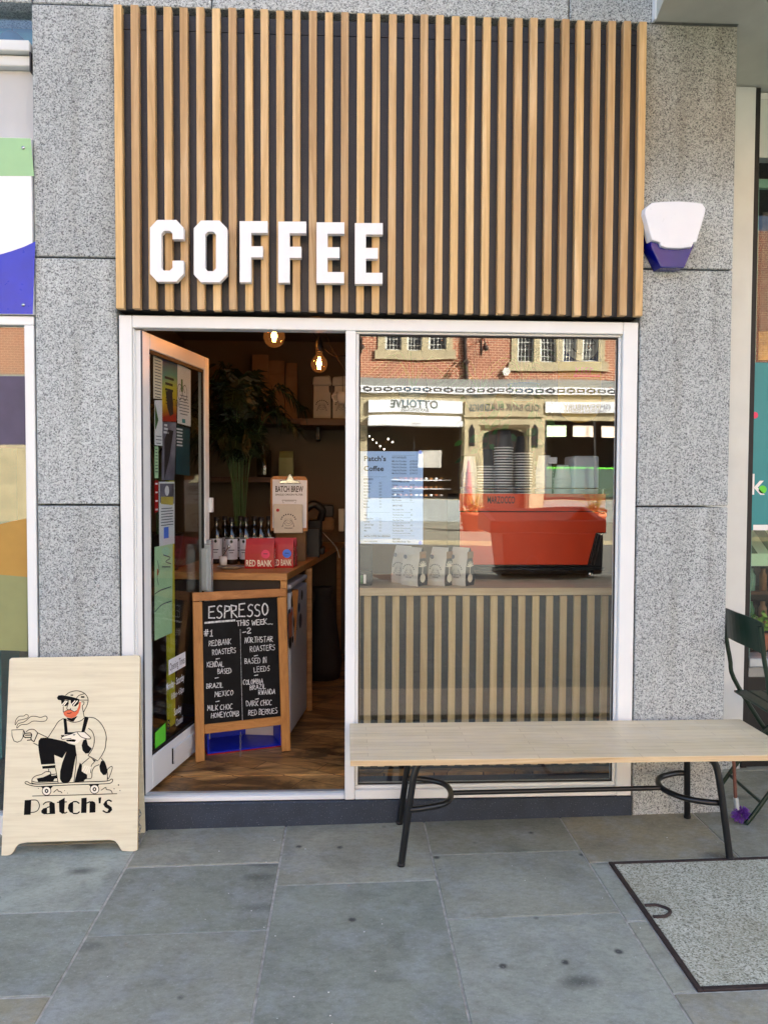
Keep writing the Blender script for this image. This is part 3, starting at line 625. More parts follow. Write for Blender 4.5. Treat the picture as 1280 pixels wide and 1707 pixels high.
b = MB(); c = wp(22, 45, .2); b.lathe((c.x, .19, 3.50), [(.075, 0), (.07, .05), (.055, .10), (.03, .125), (.005, .13)], M['blue_lamp']); b.tube([(c.x, .19, 3.62), (c.x, .19, 4.2)], .003, M['dark'], 6); b.build('lamp_shade', nl)
M['sign_white'] = flat('white_sign_gloss', 'eef0f2', .3, var=.01); M['sign_green'] = flat('sage_green_print', '9cc894', .35, var=.03); M['sign_blue'] = flat('royal_blue_print', '1038c0', .3, var=.1)
P_ = FRY(-.012); b = MB(); b.box(-3.2, -1.379, -.012, .055, 2.306, 3.070, M['sign_white'])
pl = lambda q: [P_.px(x, y) for x, y in q]
b.fill(P_, [(-3.2, 3.069), (-1.380, 3.069)]+pl([(57, 293)])+[(-1.7, 2.90), (-3.2, 2.92)], M['sign_green'])
b.fill(P_, [(-3.2, 2.307), (-1.380, 2.307)]+pl([(59, 402), (40, 411), (20, 418), (0, 424)])+[(-1.8, 2.57), (-2.3, 2.55), (-3.2, 2.6)], M['sign_blue'])
o = b.build('sign_panel', nl)
for q in [(39, 246), (39, 508)]:
    b = MB(); p = wp(*q, -.013); b.lathe((0, 0, 0), [(.0001, .005), (.007, .004), (.008, 0)], M['chrome'], 12); s_ = b.build('screw', None); s_.parent = o; s_.location = p-worg(o)-Vector((0, .001, 0)); s_.rotation_euler.x = R(90)
b = MB(); b.box(-3.2, -1.382, .0, .06, 2.262, 2.300, M['white']); b.box(-1.424, -1.382, .0, .06, .70, 2.261, M['white']); b.box(-3.2, -1.382, .0, .06, -.06, .06, M['white']); b.box(-1.424, -1.382, .0, .06, .0605, .699, M['white']); b.build('window_frame', nl, bevel=.003)
b = MB(); b.box(-3.2, -1.425, .03, .036, .061, 2.261, M['glass']); b.build('pane', nl)
M['mustard'] = flat('mustard_vinyl', 'b0883a', .5, var=.05); M['olive'] = flat('olive_vinyl', '8b9060', .5, var=.05); M['room_cream'] = flat('room_cream', '9aa184', .9, var=.05); M['purple_band'] = flat('muted_purple', '4b4560', .5, var=.1)
P_ = FRY(.0297); b = MB(); b.fill(P_, [(-3.2, 2.03), (-3.2, 1.72)]+pl([(46, 741), (46, 627)]), M['purple_band'], .0005); b.fill(P_, pl([(46, 864), (20, 869), (0, 874)])+[(-3.2, 1.25), (-3.2, .80)]+pl([(0, 1084), (46, 1086)]), M['mustard'], .0005); b.fill(P_, pl([(46, 962), (0, 958)])+[(-3.2, 1.1), (-3.2, .80)]+pl([(0, 1084), (46, 1086)]), M['olive'], .0008); b.build('window_bands', nl)  # flat purple band above mustard and olive vinyl, on the outer glass
b = MB(); b.box(-3.2, -1.2, 1.2, 1.25, -.1, 3.0, M['room_cream']); b.box(-1.39, -1.38, .1, 1.2, -.1, 3.0, M['room_cream']); b.box(-3.2, -1.38, .06, 1.2, -.1, .02, M['wall_dark']); b.box(-3.2, -1.4, .07, .075, 1.72, 2.03, M['purple_band']); b.box(-3.2, -1.38, .12, 1.2, 2.9, 3.0, M['wall_dark']); b.build('interior', nl)
b = MB(); p = wp(4, 830, .9); b.box(-2.2, p.x, .85, 1.1, .0, 1.9, M['teal']); b.build('teal_cupboard', nl)

# ================================================================== NEIGHBOUR ON THE RIGHT (its front is set back under the overhang)
NY = .53
nx = lambda px, py=700, d=0: wx(px, NY+d, py)
nz = lambda py, px=1270, d=0: wz(py, NY+d, px)
nr = thing('neighbouring_shop_right', (2.8, NY, 0), 'set-back neighbouring shop on the right with a tall off-white post and teal window poster', 'shop')
x0, x1 = nx(1214), nx(1249)
b = MB(); b.box(x0-.5, x1, NY, NY+.10, .13, 3.66, M['white_warm']); b.build('window_post', nr, bevel=.003)
b = MB(); b.box(x0-.5, x1-.01, NY+.005, NY+.1, -.02, .125, M['granite']); b.build('post_base', nr)
b = MB(); b.box(1.70, 1.7765, .225, NY+.3, -.06, 3.66, M['plaster']); b.build('return_wall', nr)
x2 = nx(1258)
b = MB(); b.box(x1+.001, x2, NY+.01, NY+.09, .03, 3.66, M['rubber']); b.build('gasket', nr)
zs0, zs1 = nz(1112), nz(1097)
b = MB(); b.box(x2+.001, 6, NY+.045, NY+.051, zs1, 3.62, M['glass_soft']); b.build('pane', nr)
b = MB(); b.box(x2+.003, x2+.035, NY+.07, NY+.11, zs1, 3.2, M['mint']); b.box(x2+.003, 6, NY+.10, NY+.13, nz(300), nz(285), M['mint']); b.box(x2+.003, 6, NY+.05, NY+.12, nz(255), 3.655, M['white_warm']); b.build('inner_frame', nr)
b = MB(); b.box(x2+.001, 6, NY+.0, NY+.16, zs0, zs1-.003, M['alu']); b.box(x2+.001, 6, NY+.01, NY+.15, nz(1130), zs0-.003, M['stone_grey']); b.build('sill', nr, bevel=.003)
b = MB(); b.box(x2+.001, 6, NY+.03, NY+.12, .0, nz(1130)-.003, M['dark']); b.build('stall_riser', nr)
F2 = FRY(NY+.0395); xt = F2.px(1247, 700)[0]; z0, z1 = F2.px(1260, 884)[1], F2.px(1260, 604)[1]
b = MB(); b.box(xt, 5, NY+.0395, NY+.0445, z0, z1, M['teal']); b.rect(F2, xt+.04, z0, 5, z0+.03, M['sign_white'], .0004)
u, v = F2.px(1249, 824); b.text(F2, 'k', u, v, .16, M['sign_white'], .012, h=.0006); u, v = F2.px(1271, 816); b.disc(F2, u, v, .022, M['lime'], .0006)
u, v = F2.px(1258, 692); b.disc(F2, u, v, .018, M['pink'], .0006); b.build('teal_poster', nr)
M['food'] = flat('dark_food_photo', '2a2622', .5, var=.9, sc=14); M['food2'] = flat('bright_food_photo', 'b0863c', .5, var=.6, sc=22)
b = MB(); x3 = nx(1268, 450, .08); b.box(x3, 4.0, NY+.074, NY+.08, nz(560), nz(345), M['food']); b.build('picture_poster', nr)
b = MB(); b.box(nx(1264, 570, .07), 4.0, NY+.066, NY+.072, nz(597), nz(548), M['food2']); b.build('picture_poster', nr)
b = MB(); b.box(1.9, 6, 2.6, 2.65, .1, 3.7, M['wall_dark']); b.box(1.86, 1.90, NY+.105, 2.6, 0, 3.7, M['wall_dark']); b.box(1.9, 6, NY+.13, 2.6, .0, .12, M['wall_dark']); b.box(1.86, 6, NY+.13, 2.6, 3.62, 3.7, M['wall_dark']); b.build('interior', nr)
b = MB(); za, zb_ = nz(887, d=.25), nz(925, d=.1)
for k in range(9):
    xa = x2+.06+k*.07
    b.add([(xa+.03, NY+.42, za), (xa+.10, NY+.42, za), (xa+.07, NY+.18, zb_), (xa, NY+.18, zb_)], [(0, 1, 2, 3)], M['pale_green'] if k % 2 else M['leaf2'])
    b.box(xa, xa+.07, NY+.175, NY+.18, zb_-.07, zb_, M['pale_green'])
tag(b.build('striped_canopy', None, origin=(x2+.3, NY+.3, za)), 'small green striped canopy inside the window on the right', 'canopy')
gs = thing('display_shelf', (x2+.5, NY+.5, zs1), 'shelf of small jars inside the window on the right', 'shelf'); zsh = [nz(1040, d=.4), nz(985, d=.4)]
for k, zz in enumerate(zsh):
    b = MB(); b.box(x2+.02, x2+1.2, NY+.35, NY+.6, zz-.015, zz, M['shelf']); b.build('shelf_board', gs)
for k in range(22):
    zz = zsh[k % 2]; xx = x2+.07+(k//2)*.075; b = MB(); r_ = rnd.uniform(.02, .034); mt = M[rnd.choice(['ceramic', 'leaf2', 'brown_kraft', 'mint', 'frost', 'pale_green'])]
    b.lathe((xx, NY+.42, zz), [(.001, 0), (r_, 0), (r_, .09), (r_*.6, .11), (r_*.6, .13), (.001, .13)], mt, 10); b.build('jar', gs)
pc_ = V3(nx(1268, 1080, .2), NY+.22, zs1)
pt = thing('potted_plant', pc_, 'small bright green potted plant low in the window on the right', 'plant')
b = MB(); b.lathe(pc_, [(.001, 0), (.045, 0), (.06, .09), (.001, .09)], M['terracotta'], 12); b.build('pot', pt)
M['bright_leaf'] = flat('bright_leaf', '8fb83a', .5, var=.2)
b = MB()
for k in range(90):
    a = rnd.uniform(0, 6.28); e = rnd.uniform(.1, 1.4); r_ = rnd.uniform(.03, .1); c = pc_+Vector((r_*math.cos(a), r_*math.sin(a)*.8, .10+r_*math.sin(e)*1.2)); u = Vector((rnd.gauss(0, 1), rnd.gauss(0, 1), rnd.gauss(0, 1))).normalized()*.022; w = u.orthogonal().normalized()*.014
    b.add([c-u, c+w, c+u, c-w], [(0, 1, 2, 3)], M['bright_leaf'])
b.build('leaves', pt)

# ================================================================== THE STREET OPPOSITE (seen mirrored in the glass)
GY = .036
def ry(Yv): return 2*GY-Yv                                  # real y of a point seen at virtual depth Yv
OPP = 28.5; OY = ry(OPP)
def ox(px): return wx(px, OPP, 700)
def oz(py): return wz(py, OPP, 815)
ob = thing('brick_building', (5, OY, 0), 'red brick building with stone mullioned windows and a stone doorway across the street', 'building')
wins = [(ox(640), ox(743), oz(586), oz(520), 3), (ox(862), ox(996), oz(602), oz(520), 4), (ox(862)-2*(ox(862)-ox(640)), ox(743)-2*(ox(862)-ox(640)), oz(586), oz(520), 3), (ox(996)+3.0, ox(996)+6.0, oz(600), oz(520), 4)]
wins += [(a, c, z0+3.4, z1+3.4, n) for a, c, z0, z1, n in wins]
def wall_open(b, x0, x1, z0, z1, ops, y0, y1, mat):
    xs = sorted({x0, x1, *[o[0] for o in ops], *[o[1] for o in ops]}); xs = [x for x in xs if x0 <= x <= x1]
    for a, c in zip(xs, xs[1:]):
        seg = sorted([(o[2], o[3]) for o in ops if o[0] <= a+1e-5 and o[1] >= c-1e-5]); z = z0
        for s0, s1 in seg:
            if s0 > z: b.box(a, c, y0, y1, z, s0, mat)
            z = s1
        if z < z1: b.box(a, c, y0, y1, z, z1, mat)
XL, XR = -22.0, 30.0
ZB = oz(632)
b = MB(); wall_open(b, XL, XR, ZB, 12.5, wins, OY-.4, OY, M['brick']); b.build('brick_wall', ob)
M['lead'] = flat('white_glazing_bars', 'd8d8d0', .5); M['dark_glass'] = flat('dark_window_glass', '15181a', .08, var=.3, sc=2)
for a, c, z0, z1, n in wins:
    b = MB(); b.box(a-.28, a, OY-.2, OY+.05, z0-.15, z1+.2, M['stone']); b.box(c, c+.28, OY-.2, OY+.05, z0-.15, z1+.2, M['stone']); b.box(a-.4, c+.4, OY-.2, OY+.10, z0-.38, z0-.0, M['stone']); b.box(a-.28, c+.28, OY-.2, OY+.05, z1, z1+.28, M['stone'])
    wn = b.build('window', ob); lw = (c-a)/n
    for k in range(1, n):
        b = MB(); b.box(a+k*lw-.12, a+k*lw+.12, OY-.2, OY+.03, z0, z1, M['stone']); b.build('mullion', wn)
    for k in range(n):
        u0 = a+k*lw+(.12 if k else 0); u1 = a+(k+1)*lw-(.12 if k < n-1 else 0)
        b = MB(); b.box(u0, u1, OY-.16, OY-.14, z0, z1, M['dark_glass']); b.build('pane', wn)
        b = MB(); b.box(u0, u0+.09, OY-.139, OY-.08, z0, z1, M['lead']); b.box(u1-.05, u1, OY-.139, OY-.08, z0, z1, M['lead']); b.box(u0, u1, OY-.139, OY-.08, z0, z0+.06, M['lead'])
        for j in range(1, 4): xx = u0+.07+(u1-u0-.1)*j/4; b.box(xx-.010, xx+.010, OY-.139, OY-.12, z0, z1, M['lead'])
        zz = z0+.25
        while zz < z1: b.box(u0, u1, OY-.138, OY-.121, zz-.010, zz+.010, M['lead']); zz += .27
        b.build('leaded_light', wn)
b = MB(); b.box(XL, XR, OY-.4, OY+.12, oz(645), ZB-.004, M['stone_grey']); b.build('lead_flashing', ob)
b = MB(); b.box(XL, XR, OY-.4, OY+.18, oz(656), oz(645)-.004, M['sign_white'])
z = (oz(656)+oz(645))/2; F_ = Fr((0, OY+.181, 0), (-1, 0, 0), (0, 0, 1))
x = -8.0
while x < 16:
    for k in range(2):
        xx = -(x+k*.42); w_ = .15
        for (du, dv, sx_, sz_) in [(0, .055, w_, .022), (0, -.055, w_, .022), (-.13, 0, .035, .04), (.13, 0, .035, .04)]+([(-.17, 0, .03, .02), (.17, 0, .03, .02), (0, .085, .05, .02), (0, -.085, .05, .02)] if k else []):
            b.rect(F_, xx+du-sx_, z+dv-sz_, xx+du+sx_, z+dv+sz_, M['ink'], .004)
    x += .84
fz = b.build('painted_frieze', ob)
# ground floor
px0, px1 = ox(772), ox(905); dz = oz(692)
b = MB(); ops = [(ox(612), ox(768), .9, oz(700)), (ox(801), ox(880), 0, oz(712)), (ox(909), ox(1075), .9, oz(700)), (ox(430), ox(590), .9, oz(700))]
wall_open(b, XL, XR, 0, oz(656)-.004, ops, OY-.4, OY, M['stone']); b.build('stone_wall', ob)
b = MB(); b.box(px0, px1, OY+.002, OY+.14, oz(691), oz(668), M['stone']); b.box(px0-.06, px1+.06, OY+.002, OY+.2, oz(695), oz(691)-.003, M['stone']); F2 = Fr((0, OY+.141, 0), (-1, 0, 0), (0, 0, 1))
b.text(F2, 'OLD BANK BUILDINGS', -ox(899), oz(685), .42, M['ink'], .01, width=(ox(899)-ox(779)), h=.004); b.build('door_lintel', ob)
b = MB(); a, c = ox(797), ox(884); b.box(px0, a, OY+.002, OY+.10, 0, dz-.004, M['stone']); b.box(c, px1, OY+.002, OY+.10, 0, dz-.004, M['stone']); b.box(a, c, OY+.002, OY+.10, oz(708), dz-.004, M['stone'])
b.box(a+.004, a+.09, OY-.1, OY+.04, 0, oz(708)-.01, M['stone']); b.box(c-.09, c-.004, OY-.1, OY+.04, 0, oz(708)-.01, M['stone'])
# four-centred arch
zt, zs = oz(713), oz(732); aa, cc = a+.2, c-.12; mid = (aa+cc)/2
arch = [(a+.09, 0), (aa, 0), (aa, zs), (aa+.08, zs+.28), (aa+.4, zs+.42), (mid, zt), (cc-.4, zs+.42), (cc-.08, zs+.28), (cc, zs), (cc, 0), (c-.09, 0), (c-.09, oz(708)-.01), (a+.09, oz(708)-.01)]
b.prism(Fr((0, OY-.12, 0), (1, 0, 0), (0, 0, 1)), arch, -.0, .15, M['stone']); b.build('door_surround', ob)
for u in (ox(785), ox(893)):
    b = MB(); b.prism(Fr((u, OY+.102, oz(745)), (1, 0, 0), (0, 0, 1)), [(-.12, 0), (.12, 0), (.12, .75), (0, .95), (-.12, .75)], -.02, .01, M['dark']); b.build('niche', ob)
b = MB(); b.box(a, c, OY-.38, OY-.3, 0, oz(708), M['dark']); b.build('doorway', ob)
for (u0, u1) in [(ox(612), ox(768)), (ox(909), ox(1075)), (ox(430), ox(590))]:
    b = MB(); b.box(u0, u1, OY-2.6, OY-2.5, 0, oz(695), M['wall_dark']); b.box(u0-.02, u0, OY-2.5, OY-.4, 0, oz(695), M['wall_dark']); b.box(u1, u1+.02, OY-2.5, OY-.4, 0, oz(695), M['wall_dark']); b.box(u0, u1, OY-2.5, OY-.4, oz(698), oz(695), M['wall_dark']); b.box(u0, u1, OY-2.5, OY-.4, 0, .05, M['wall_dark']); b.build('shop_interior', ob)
    b = MB(); b.box(u0, u0+.08, OY-.12, OY-.05, .9, oz(700), M['dark']); b.box(u1-.08, u1, OY-.12, OY-.05, .9, oz(700), M['dark']); b.box(u0, u1, OY-.12, OY-.05, .9, 1.0, M['dark']); b.box((u0+u1)/2-.04, (u0+u1)/2+.04, OY-.12, OY-.05, 1.0, oz(700), M['dark']); b.build('shop_window_frame', ob)
b = MB(); b.box(ox(612), ox(768), OY+.002, OY+.02, .02, .88, M['granite']); b.box(ox(909), ox(1075), OY+.002, OY+.02, .02, .88, M['stone_grey']); b.build('stall_riser', ob)
# signs of the two shops
sg = thing('bakery_sign', (ox(690), OY, oz(688)), 'long cream shop sign with grey serif lettering over the bakery across the street', 'sign')
b = MB(); b.box(ox(612), ox(768), OY+.01, OY+.16, oz(689), oz(668), M['sign_white']); b.build('board', sg)
M['sign_grey'] = flat('grey_green_lettering', '5c6664', .6)
F2 = Fr((0, OY+.161, 0), (-1, 0, 0), (0, 0, 1)); b = MB(); b.text(F2, 'OTTOLIVE', -ox(731), oz(682), .46, M['sign_grey'], .03, width=ox(731)-ox(650), h=.004); b.text(F2, 'BAKEHOUSE', -ox(716), oz(688), .20, M['sign_grey'], .01, width=ox(716)-ox(667), h=.004); b.build('lettering', sg)
sg = thing('chiropody_sign', (ox(980), OY, oz(688)), 'white shop sign with thin grey lettering right of the stone doorway', 'sign')
b = MB(); b.box(ox(908), ox(1075), OY+.01, OY+.16, oz(687), oz(668), M['sign_white']); b.build('board', sg)
b = MB(); b.text(F2, '(SHREWSBURY', -ox(1014), oz(681), .34, M['ink_soft'], 0, width=ox(1014)-ox(937), h=.004); b.text(F2, 'CHIROPODY & PODIATRY', -ox(1007), oz(686.5), .18, M['ink_soft'], .01, width=ox(1007)-ox(937), h=.004); b.build('lettering', sg)
aw = thing('folded_awning', (ox(690), OY+.2, oz(712)), 'folded cream awning cassette under the bakery sign across the street', 'awning')
b = MB(); b.box(ox(612), ox(764), OY+.02, OY+.45, oz(703), oz(695), M['sign_white']); b.build('cassette', aw, bevel=.03)
b = MB(); b.box(ox(612), ox(766), OY+.05, OY+.62, oz(712), oz(703)-.01, M['sign_white']); F3 = Fr((0, OY+.621, 0), (-1, 0, 0), (0, 0, 1)); b.text(F3, 'ottolive', -ox(699), oz(709.5), .12, M['ink'], h=.004); b.build('front_bar', aw, bevel=.03)
# bakery display
bd = thing('bakery_counter', (ox(720), OY-.9, .9), 'lit glass display of cakes and pastries in the bakery window across the street', 'display case')
for k, py in enumerate((799, 815, 830)):
    zz = oz(py); b = MB(); b.box(ox(655), ox(757), OY-.9, OY-.45, zz-.04, zz, M['sign_white']); b.build('shelf', bd)
    for j in range(10):
        xx = ox(661)+j*.22; b = MB(); b.ball((xx, OY-.6, zz+.055), .07, M[rnd.choice(['tray', 'tray', 'ceramic', 'terracotta'])], 8, 5, (1.1, 1, .8)); b.build('pastry', bd)
b = MB(); b.box(ox(640), ox(757), OY-1.0, OY-.92, .5, oz(830), M['stone']); b.build('case', bd)
b = MB(); 
for k in range(7): p = (ox(617+k*7), OY-1.2-.1*k, oz(725+(k*5) % 22)); b.ball(p, .035, M['downlight'], 8, 5)
tag(b.build('ceiling_spotlights', ob), kind='stuff')
M['geo'] = flat('geometric_panel', 'c8c4bc', .7)
b = MB(); F4 = Fr((ox(735), OY-.5, oz(770)), (1, 0, 0), (0, 0, 1)); b.box(ox(700), ox(740), OY-.52, OY-.5, oz(778), oz(750), M['geo'])
for i in range(6):
    for j in range(3):
        u = -.85+i*.17; v = -.15+j*.2
        if (i+j) % 2: b.fill(F4, [(u, v), (u+.17, v), (u+.17, v+.2)], M['ink'], .004)
        else: b.fill(F4, [(u, v), (u, v+.2), (u+.1, v+.1)], M['ink'], .004)
b.build('patterned_panel', bd)
M['film'] = flat('dark_sage_window_film', '40584a', .5)
for k, (p, mt) in enumerate([(911, 'lit_poster'), (958, 'lit_poster2'), (1006, 'lit_poster2')]):
    b = MB(); b.box(ox(p), ox(p+35), OY-.30, OY-.26, oz(727), oz(708), M[mt]); o = b.build('lit_window_poster', ob)
b = MB(); b.box(ox(909), ox(1040), OY-.31, OY-.27, oz(781), oz(778), M['lime']); b.box(ox(909), ox(1040), OY-.32, OY-.29, .9, oz(781), M['film']); b.build('window_film', ob)
# wall furniture across the street
dp = MB(); xx = ox(774); dp.tube([(xx, OY+.09, ZB), (xx, OY+.09, 12.4)], .075, M['iron'], 10); [dp.box(xx-.11, xx+.11, OY+.01, OY+.19, zz, zz+.1, M['iron']) for zz in (6.5, 8.2, 9.9)]
tag(dp.build('drainpipe', None, origin=(xx, OY+.09, ZB)), 'dark cast iron drainpipe between the two windows of the brick building', 'drainpipe')
hx = MB(); p = (ox(841), oz(619)); hx.prism(Fr((p[0], OY+.16, p[1]), (-1, 0, 0), (0, 0, 1)), [(.19*math.cos(a*math.pi/3), .19*math.sin(a*math.pi/3)) for a in range(6)], -.02, .0, M['ceramic']); hx.prism(Fr((p[0], OY+.14, p[1]), (-1, 0, 0), (0, 0, 1)), [(.16*math.cos(a*math.pi/3), .16*math.sin(a*math.pi/3)) for a in range(6)], -.135, -.001, M['ceramic'])
tag(hx.build('hexagonal_alarm_box', None, origin=(p[0], OY, p[1])), 'small cream hexagonal alarm box on the brick wall across the street', 'alarm box')
for k, (pxx, pyy) in enumerate([(800, 580), (603, 580)]):
    b = MB(); p = Vector((ox(pxx), OY, oz(pyy))); b.tube([p+V3(0, .02, -.3), p+V3(0, .02, .35)], .03, M['iron'], 6); b.tube(smooth([p+V3(0, .04, .3), p+V3(0, .5, .28), p+V3(0, .9, 0), p+V3(0, 1.0, -.1)], 4), .025, M['iron'], 6); b.tube([p+V3(0, .04, -.2), p+V3(0, .85, .05)], .02, M['iron'], 6); b.ball(p+V3(0, 1.0, -.2), .11, M['iron'], 8, 6)
    tag(b.build('wall_bracket', None, origin=p), ['iron lantern bracket on the brick wall right of the drainpipe', 'iron lantern bracket left of the three light window'][k], 'bracket')
# planters and bollard
def planter(pxx, lab):
    Yv = 22.6; x = wx(pxx, Yv, 860); y = ry(Yv); pl_ = thing('flower_planter', (x, y, -.12), lab, 'planter', 'terracotta planters in the street')
    y0 = -.12
    b = MB(); b.lathe((x, y, y0), [(.001, 0), (.34, 0), (.44, .62), (.47, .62), (.47, .72), (.42, .72), (.40, .62), (.001, .62)], M['terracotta'], 20); b.build('pot', pl_)
    b = MB()
    for k in range(260):
        a = rnd.uniform(0, 6.28); r_ = rnd.uniform(0, .46); c = Vector((x+r_*math.cos(a), y+r_*math.sin(a), y0+.72+rnd.uniform(0, .28)*(1.2-r_*1.6))); u = Vector((rnd.gauss(0, 1), rnd.gauss(0, 1), rnd.gauss(0, 1))).normalized()*.04; w = u.orthogonal().normalized()*.035
        b.add([c-u, c+w, c+u, c-w], [(0, 1, 2, 3)], M[rnd.choice(['flower', 'flower', 'flower2', 'flower3', 'grassy'])])
    tag(b.build('flowers', pl_), kind='stuff')
    b = MB()
    for k in range(60):
        a = rnd.uniform(0, 6.28); l = rnd.uniform(.5, 1.15); sp_ = rnd.uniform(.1, .75); base = Vector((x+.1*math.cos(a), y+.1*math.sin(a), y0+.7)); pts = [base, base+V3(math.cos(a)*sp_*.35, math.sin(a)*sp_*.35, l*.6), base+V3(math.cos(a)*sp_, math.sin(a)*sp_, l*.85)]
        b.tube(smooth(pts, 3), .008, M['grassy' if k % 2 else 'flower3'], 3, False, r2=.002)
    tag(b.build('grass_blades', pl_), kind='stuff')
planter(790, 'terracotta planter of orange flowers nearer the bakery, left of the black bin'); planter(988, 'terracotta planter of orange flowers standing behind the black bin on the right')
x = wx(1028, 25, 860); y = ry(25); b = MB(); b.lathe((x, y, 0), [(.001, 0), (.12, 0), (.12, .12), (.08, .16), (.075, .8), (.1, .83), (.1, .87), (.07, .9), (.075, .98), (.001, 1.05)], M['dark'], 14)
tag(b.build('bollard', None, origin=(x, y, 0)), 'black cast iron bollard on the pavement across the street', 'bollard')
x = wx(779, 26, 860); y = ry(26); pr = thing('folded_parasol', (x, y, 0), 'closed red cafe parasol standing beside the stone doorway across the street', 'parasol')
b = MB(); b.tube([(x, y, 0), (x, y, 2.5)], .025, M['ceramic'], 8); b.lathe((x, y, 0), [(.001, 0), (.25, 0), (.25, .06), (.001, .08)], M['dark'], 14); b.build('pole', pr)
b = MB(); b.lathe((x, y, 0), [(.13, .7), (.17, .8), (.13, 1.4), (.07, 2.1), (.03, 2.42)], M['red_bag'], 10); b.build('canopy', pr)
# black bulk bin: tapered tub with a sloping open rim, standing at the kerb
Yv = 8.56; by = ry(Yv); bx0, bx1 = wx(826, Yv, 900), wx(1012, Yv, 900); bz = -.0
bn = thing('bulk_bin', ((bx0+bx1)/2, by-.5, bz), 'big black moulded plastic bin with sloping open rim at the kerb, seen reflected', 'bin')
b = MB(); zt = 1.02; dep = 1.05; w0, w1 = bx0+.12, bx1-.22
def rect4(x0, x1, y0, y1, z): return [V3(x0, y0, z), V3(x1, y0, z), V3(x1, y1, z), V3(x0, y1, z)]
b.hexa(rect4(w0+.04, w1-.03, by-dep+.08, by-.06, bz+.16), rect4(w0-.02, w1+.12, by-dep, by, zt-.22), M['bin']); b.build('tub', bn, bevel=.03, seg=2)
b = MB(); rimo = [(bx0-.10, by+.03), (bx1-.02, by+.03), (bx1-.02, by-dep-.03), (bx0-.10, by-dep-.03)]; rimi = [(bx0+.02, by-.06), (bx1-.12, by-.06), (bx1-.12, by-dep+.06), (bx0+.02, by-dep+.06)]
hz = [zt-.03, zt, zt+.18, zt+.12]
vs = []; n = 4
for i in range(4): vs += [V3(*rimo[i], zt-.21), V3(*rimo[i], hz[i]), V3(*rimi[i], hz[i]), V3(*rimi[i], zt-.21)]
fs = []
for i in range(4):
    j = (i+1) % 4
    for k in range(4): l = (k+1) % 4; fs.append((i*4+k, j*4+k, j*4+l, i*4+l))
b.add(vs, fs, M['bin']); b.build('rim', bn, bevel=.012)
b = MB(); b.box(w0, w1, by-dep+.1, by-.1, bz+.08, bz+.155, M['bin']); b.box(w0+.1, w0+.5, by-dep+.1, by-.08, bz, bz+.078, M['bin']); b.box(w1-.6, w1-.2, by-dep+.1, by-.08, bz, bz+.078, M['bin']); b.build('skid_base', bn)
b = MB(); b.box(w1+.0, w1+.26, by-.9, by-.25, bz+.1, zt-.25, M['bin']); b.build('side_tank', bn, bevel=.06, seg=2)
b = MB(); F5 = Fr((0, by+.004, 0), (-1, 0, 0), (0, 0, 1)); b.text(F5, 'BIG', -(w0+.42), bz+.22, .17, M['ink_soft'], h=.012, shear=.3); b.stroke(F5, [(-(w0+.47)+.1*math.cos(a*.5), bz+.32+.14*math.sin(a*.5)) for a in range(12)], .014, M['ink_soft'], h=.012); b.build('marking', bn)

# ================================================================== INSIDE THE COFFEE SHOP
RX0, RX1, RY1, RZ0, RZ1 = -1.35, 1.75, 3.05, .115, 2.75
def wallbox(nm, *a, mat='wall'):
    b = MB(); b.box(*a, M[mat]); tag(b.build(nm), kind='structure')
b = MB(); b.box(RX0, RX1, .305, RY1, -.05, RZ0, M['floor']); b.box(-.946, -.006, .0625, .3045, .05, RZ0-.003, M['floor']); tag(b.build('shop_floor'), kind='structure')
wallbox('back_wall', RX0, RX1, RY1, RY1+.1, -.05, RZ1); wallbox('left_wall', RX0-.1, RX0, .27, RY1+.1, -.05, RZ1); wallbox('right_wall', RX1, RX1+.02, .27, RY1+.1, -.05, RZ1); wallbox('shop_ceiling', RX0-.1, RX1+.02, .27, RY1+.1, RZ1, RZ1+.1)
# pendant bulbs
def bulb(pxx, pyy, Yv, r_, lab, zc):
    c = wp(pxx, pyy, Yv); th = thing('pendant_bulb', c, lab, 'light bulb', 'amber filament bulbs hanging inside the door')
    b = MB(); b.lathe(c, [(.001, -r_), (r_*.45, -r_*.9), (r_*.8, -r_*.6), (r_, -.05*r_), (r_*.92, r_*.4), (r_*.66, r_*.78), (r_*.36, r_*1.15), (.018, r_*1.42)], M['bulb_glass'], 20); b.build('glass_globe', th)
    b = MB()
    for k in range(4):
        a = k*math.pi/2; o_ = V3(.006*math.cos(a), .006*math.sin(a), 0); b.tube([c+o_+V3(0, 0, -.028), c+o_*1.5+V3(0, 0, 0), c+o_+V3(0, 0, .03)], .0022, M['filament'], 6)
    b.build('filament', th)
    b = MB(); b.lathe(c, [(.018, r_*1.40), (.021, r_*1.45), (.021, r_*1.45+.055), (.012, r_*1.45+.07), (.004, r_*1.45+.09)], M['dark'], 14); b.build('lamp_holder', th)
    b = MB(); b.tube([c+V3(0, 0, r_*1.45+.08), c+V3(0, 0, zc-c.z)], .003, M['dark'], 6); b.build('flex', th)
    ld = bpy.data.lights.new('bulb_light', 'POINT'); ld.energy = .38; ld.color = (1, .52, .2); ld.shadow_soft_size = .02; lo = bpy.data.objects.new('bulb_light', ld); COL.objects.link(lo); lo.parent = th
bulb(457, 561, .95, .062, 'glowing amber globe bulb highest in the doorway opening', RZ1)
bulb(532, 607, 1.0, .049, 'glowing amber globe bulb on a black holder near the mullion', RZ1)
b = MB(); p = wp(519, 540, 1.02); q = wp(590, 625, 1.25)
b.tube(smooth([wp(516, 545, 1.0), wp(536, 575, 1.0), wp(556, 592, 1.0), wp(580, 593, 1.0)], 6), .003, M['black'], 6); b2 = MB(); b2.tube(smooth([wp(541, 548, 1.05), wp(552, 577, 1.05), wp(566, 602, 1.05), wp(580, 622, 1.05)], 6), .003, M['black'], 6)
